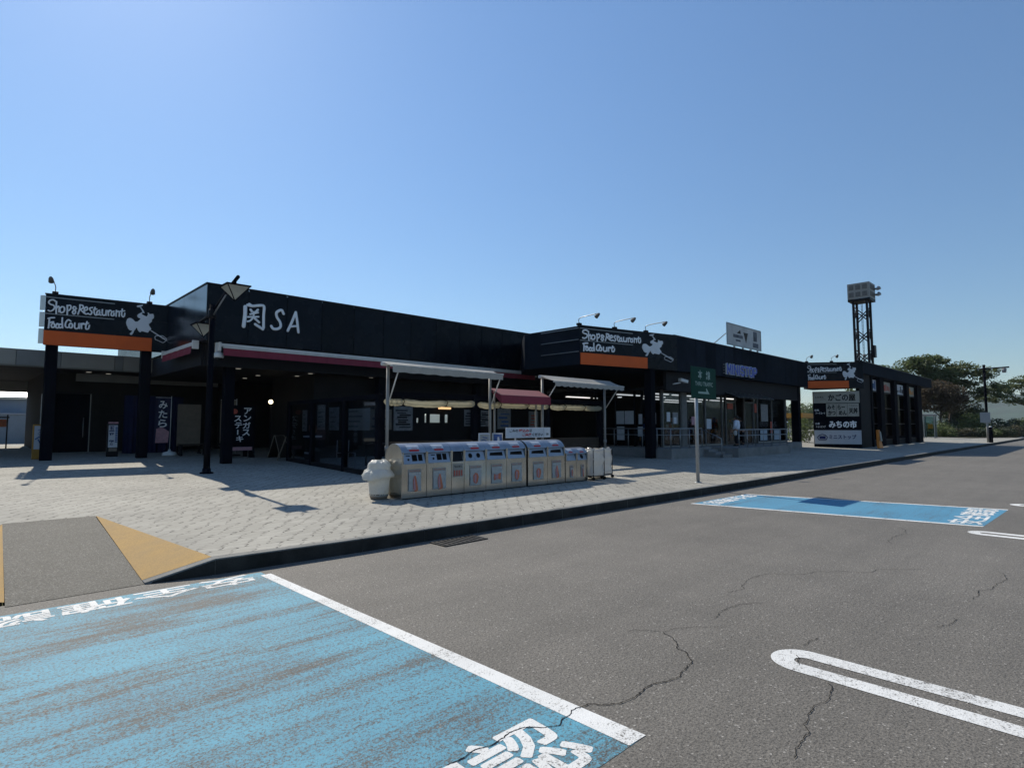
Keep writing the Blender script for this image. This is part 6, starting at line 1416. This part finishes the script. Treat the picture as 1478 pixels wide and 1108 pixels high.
def shrub(label, c, r, n, leaf, size, seed, group, name='hedge', cat='hedge'):
    rnd = random.Random(seed); t = thing(name, label, cat, (c[0], c[1], c[2]), group)
    mb = MB(); m_ = 7
    for k in range(m_):
        o = Vector((rnd.uniform(-0.62, 0.62) * r[0], rnd.uniform(-0.62, 0.62) * r[1], r[2] * (0.45 + rnd.uniform(-0.1, 0.15))))
        leaves(mb, Vector(c) + o, (r[0] * 0.5, r[1] * 0.5, r[2] * rnd.uniform(0.45, 0.62)), n // m_, size, rnd, 0.8)
    part('foliage', mb, leaf, t)
    part('stems', MB().tube([Vector(c), Vector(c) + Vector((0.05, 0, r[2] * 0.6))], 0.06, 6, 0.02), 'bark', t)
    return t
bed = structure('planting_bed', MB().quad((80.5, 10.2, ZP(12) + 0.03), (91, 7.2, ZP(8) + 0.03), (140, 9.5, ZP(12) + 0.03), (140, 34, ZP(34) + 0.03), (84, 34, ZP(34) + 0.03)), 'bed earth')
HD = [(80.0, 15.2, 1.6, 2.2, 1.5, 'leaf dark'), (82.4, 13.2, 1.5, 1.8, 1.2, 'leaf hedge'), (84.3, 11.7, 1.5, 1.6, 1.1, 'leaf dry hedge'), (86.4, 10.6, 1.5, 1.6, 1.15, 'leaf dark'), (88.6, 9.6, 1.5, 1.5, 1.0, 'leaf hedge'), (91.0, 8.6, 1.6, 1.5, 1.2, 'leaf dark'), (93.5, 7.9, 1.6, 1.5, 1.35, 'leaf dry hedge'), (96.5, 7.4, 1.7, 1.5, 1.5, 'leaf dark')]
hl = ['dark hedge clump right behind the telephone booth', 'light green hedge clump next to the dark clump by the booth', 'dry brownish low hedge clump midway along the bed', 'dark low hedge clump midway along the bed', 'light green low hedge clump left of the far lamp', 'dark hedge clump behind the far lamp foot', 'dry brownish hedge clump right of the far lamp', 'dark hedge clump at the right edge of the bed']
for i, (x, y, rx, ry, h, lf) in enumerate(HD): shrub(hl[i], (x, y, ZP(y)), (rx, ry, h), 1500, lf, 0.13, 50 + i, 'hedges along the planting bed')
HB = [(93, 15.5, 3.0, 2.5, 1.7, 'leaf hedge', 'wide trimmed green shrub under the brown tree'), (98, 12.2, 2.6, 2.2, 2.9, 'leaf hedge', 'tall bright green shrub left of the far lamp'), (104, 9.8, 2.8, 2.4, 2.2, 'leaf dark', 'dark shrub seen right of the far lamp pole'), (110, 7.6, 3.2, 2.2, 2.3, 'leaf hedge', 'flat topped green shrub at the right edge'), (101, 13.6, 2.4, 2.2, 2.4, 'leaf dark', 'dark shrub behind the tall bright green shrub')]
for i, (x, y, rx, ry, h, lf, lab) in enumerate(HB): shrub(lab, (x, y, ZP(y)), (rx, ry, h), 1800, lf, 0.18, 70 + i, 'shrubs behind the hedges', 'shrub', 'shrub')
shrub('green bush behind the annex beside the parked white car', (47.3, 16.4, ZP(16)), (1.1, 1.1, 1.75), 1400, 'leaf green', 0.10, 90, None, 'shrub', 'shrub')

# ------------------------------------------------------------------ things seen through the gaps: car, forecourt, shed
def car(label, x, y):
    z = ZP(y); t = thing('parked_car', label, 'car', (x, y, z)); L, W = 4.3, 1.7
    lower = [(-2.15, 0.30), (-2.17, 0.62), (-2.08, 0.86), (-1.2, 0.95), (2.08, 0.95), (2.16, 0.80), (2.17, 0.35), (1.9, 0.24), (-1.9, 0.24)]
    cabin = [(-1.25, 0.95), (-0.55, 1.50), (-0.2, 1.56), (1.70, 1.56), (1.92, 1.46), (2.10, 0.95)]
    P = lambda u, w, q: (x + u, y + w, z + q)
    part('body', MB().prism([P(u, -W / 2, q) for u, q in lower], (0, W, 0)), 'vehicle white', t, 0.06)
    part('cabin', MB().prism([P(u, -W / 2 + 0.06, q) for u, q in cabin], (0, W - 0.12, 0)), 'vehicle white', t, 0.07)
    for w0, s in ((-W / 2 + 0.055, -1), (W / 2 - 0.055, 1)):
        for (a, c, d, e) in ((-0.95, -0.42, 0.30, 0.30), (0.38, 0.38, 1.18, 1.18), (1.25, 1.25, 1.74, 1.90)):
            part('side_window', MB().prism([P(a, w0, 1.0), P(d if a != 1.25 else 1.90, w0, 1.0), P(d if a != 1.25 else 1.74, w0, 1.46), P(c, w0, 1.46)], (0, 0.012 * s, 0)), 'car glass', t)
    part('windscreen', MB().prism([P(-1.24, -0.66, 1.0), P(-1.24, 0.66, 1.0), P(-0.62, 0.6, 1.48), P(-0.62, -0.6, 1.48)], (-0.02, 0, 0.01)), 'car glass', t)
    part('rear_window', MB().prism([P(2.09, -0.62, 1.02), P(2.09, 0.62, 1.02), P(1.95, 0.58, 1.44), P(1.95, -0.58, 1.44)], (0.02, 0, 0.005)), 'car glass', t)
    for u in (-1.35, 1.35):
        for w in (-W / 2, W / 2):
            wh = part('wheel', MB().tube([P(u, w - 0.10 if w > 0 else w - 0.02, 0.31), P(u, w + 0.02 if w > 0 else w + 0.10, 0.31)], 0.31, 20), 'tyre', t)
            part('rim', MB().tube([P(u, w + (0.022 if w > 0 else -0.022), 0.31), P(u, w + (0.03 if w > 0 else -0.03), 0.31)], 0.19, 16), 'light aluminium', wh)
    for w in (-0.62, 0.62):
        part('headlight', MB().box(x - 2.19, y + w - 0.16, z + 0.66, x - 2.12, y + w + 0.16, z + 0.82), 'white plastic', t, 0.01)
        part('tail_light', MB().box(x + 2.12, y + w - 0.12, z + 0.66, x + 2.185, y + w + 0.12, z + 0.92), 'lettering red', t, 0.01)
    part('bumper', MB().box(x - 2.22, y - 0.8, z + 0.30, x - 2.15, y + 0.8, z + 0.52), 'vehicle white', t, 0.02)
car('white hatchback parked behind the annex seen through the passage', 51.5, 20.2)
t = thing('fuel_canopy', 'distant forecourt canopy with orange edge band seen through the passage', 'canopy', (160, 56, 0))
part('edge_band', MB().box(146, 50, 3.4, 174, 66, 4.55), 'forecourt orange', t)
for x in (149, 160, 171):
    for y in (53, 63): part('post', MB().box(x - 0.3, y - 0.3, 0, x + 0.3, y + 0.3, 3.4), 'poster grey', t)
part('kiosk', MB().box(152, 60, 0, 168, 64, 3.0), 'dark wall', t)
t = thing('storage_shed', 'pale blue grey metal shed seen under the left canopy', 'shed', (-1.5, 44, ZP(34)))
part('wall', MB().box(-6.5, 42.0, 0.6, 3.15, 48, 3.15), 'pale blue wall', t)
part('roof', MB().prism([(-6.8, 41.7, 3.15), (3.4, 41.7, 3.15), (3.4, 45, 3.9), (-6.8, 45, 3.9)], (0, 0, 0.08)), 'galvanised', t)
part('storage_box', MB().box(-3.0, 41.0, 0.62, 2.70, 41.99, 2.25), 'pale blue wall', t, 0.02)
part('box_lid', MB().box(-3.05, 40.95, 2.25, 2.75, 41.99, 2.33), 'pale panel', t)
part('downpipe', MB().tube([(2.80, 40.9, 0.7), (2.80, 40.9, 2.6)], 0.05, 8), 'white plastic', t)
z = ZP(33); t = thing('menu_stand', 'dark easel stand with a small orange picture under the left canopy', 'sign', (1.38, 33, z))
for sx in (-0.2, 0.2): part('leg', MB().box(1.38 + sx - 0.025, 32.98, z, 1.38 + sx + 0.025, 33.02, z + 1.45), 'dark wood', t)
part('top_bar', MB().box(1.12, 32.97, z + 1.30, 1.64, 33.03, z + 1.36), 'dark wood', t)
part('picture', MB().box(1.21, 32.975, z + 0.92, 1.55, 33.0, z + 1.25), 'print orange', t)
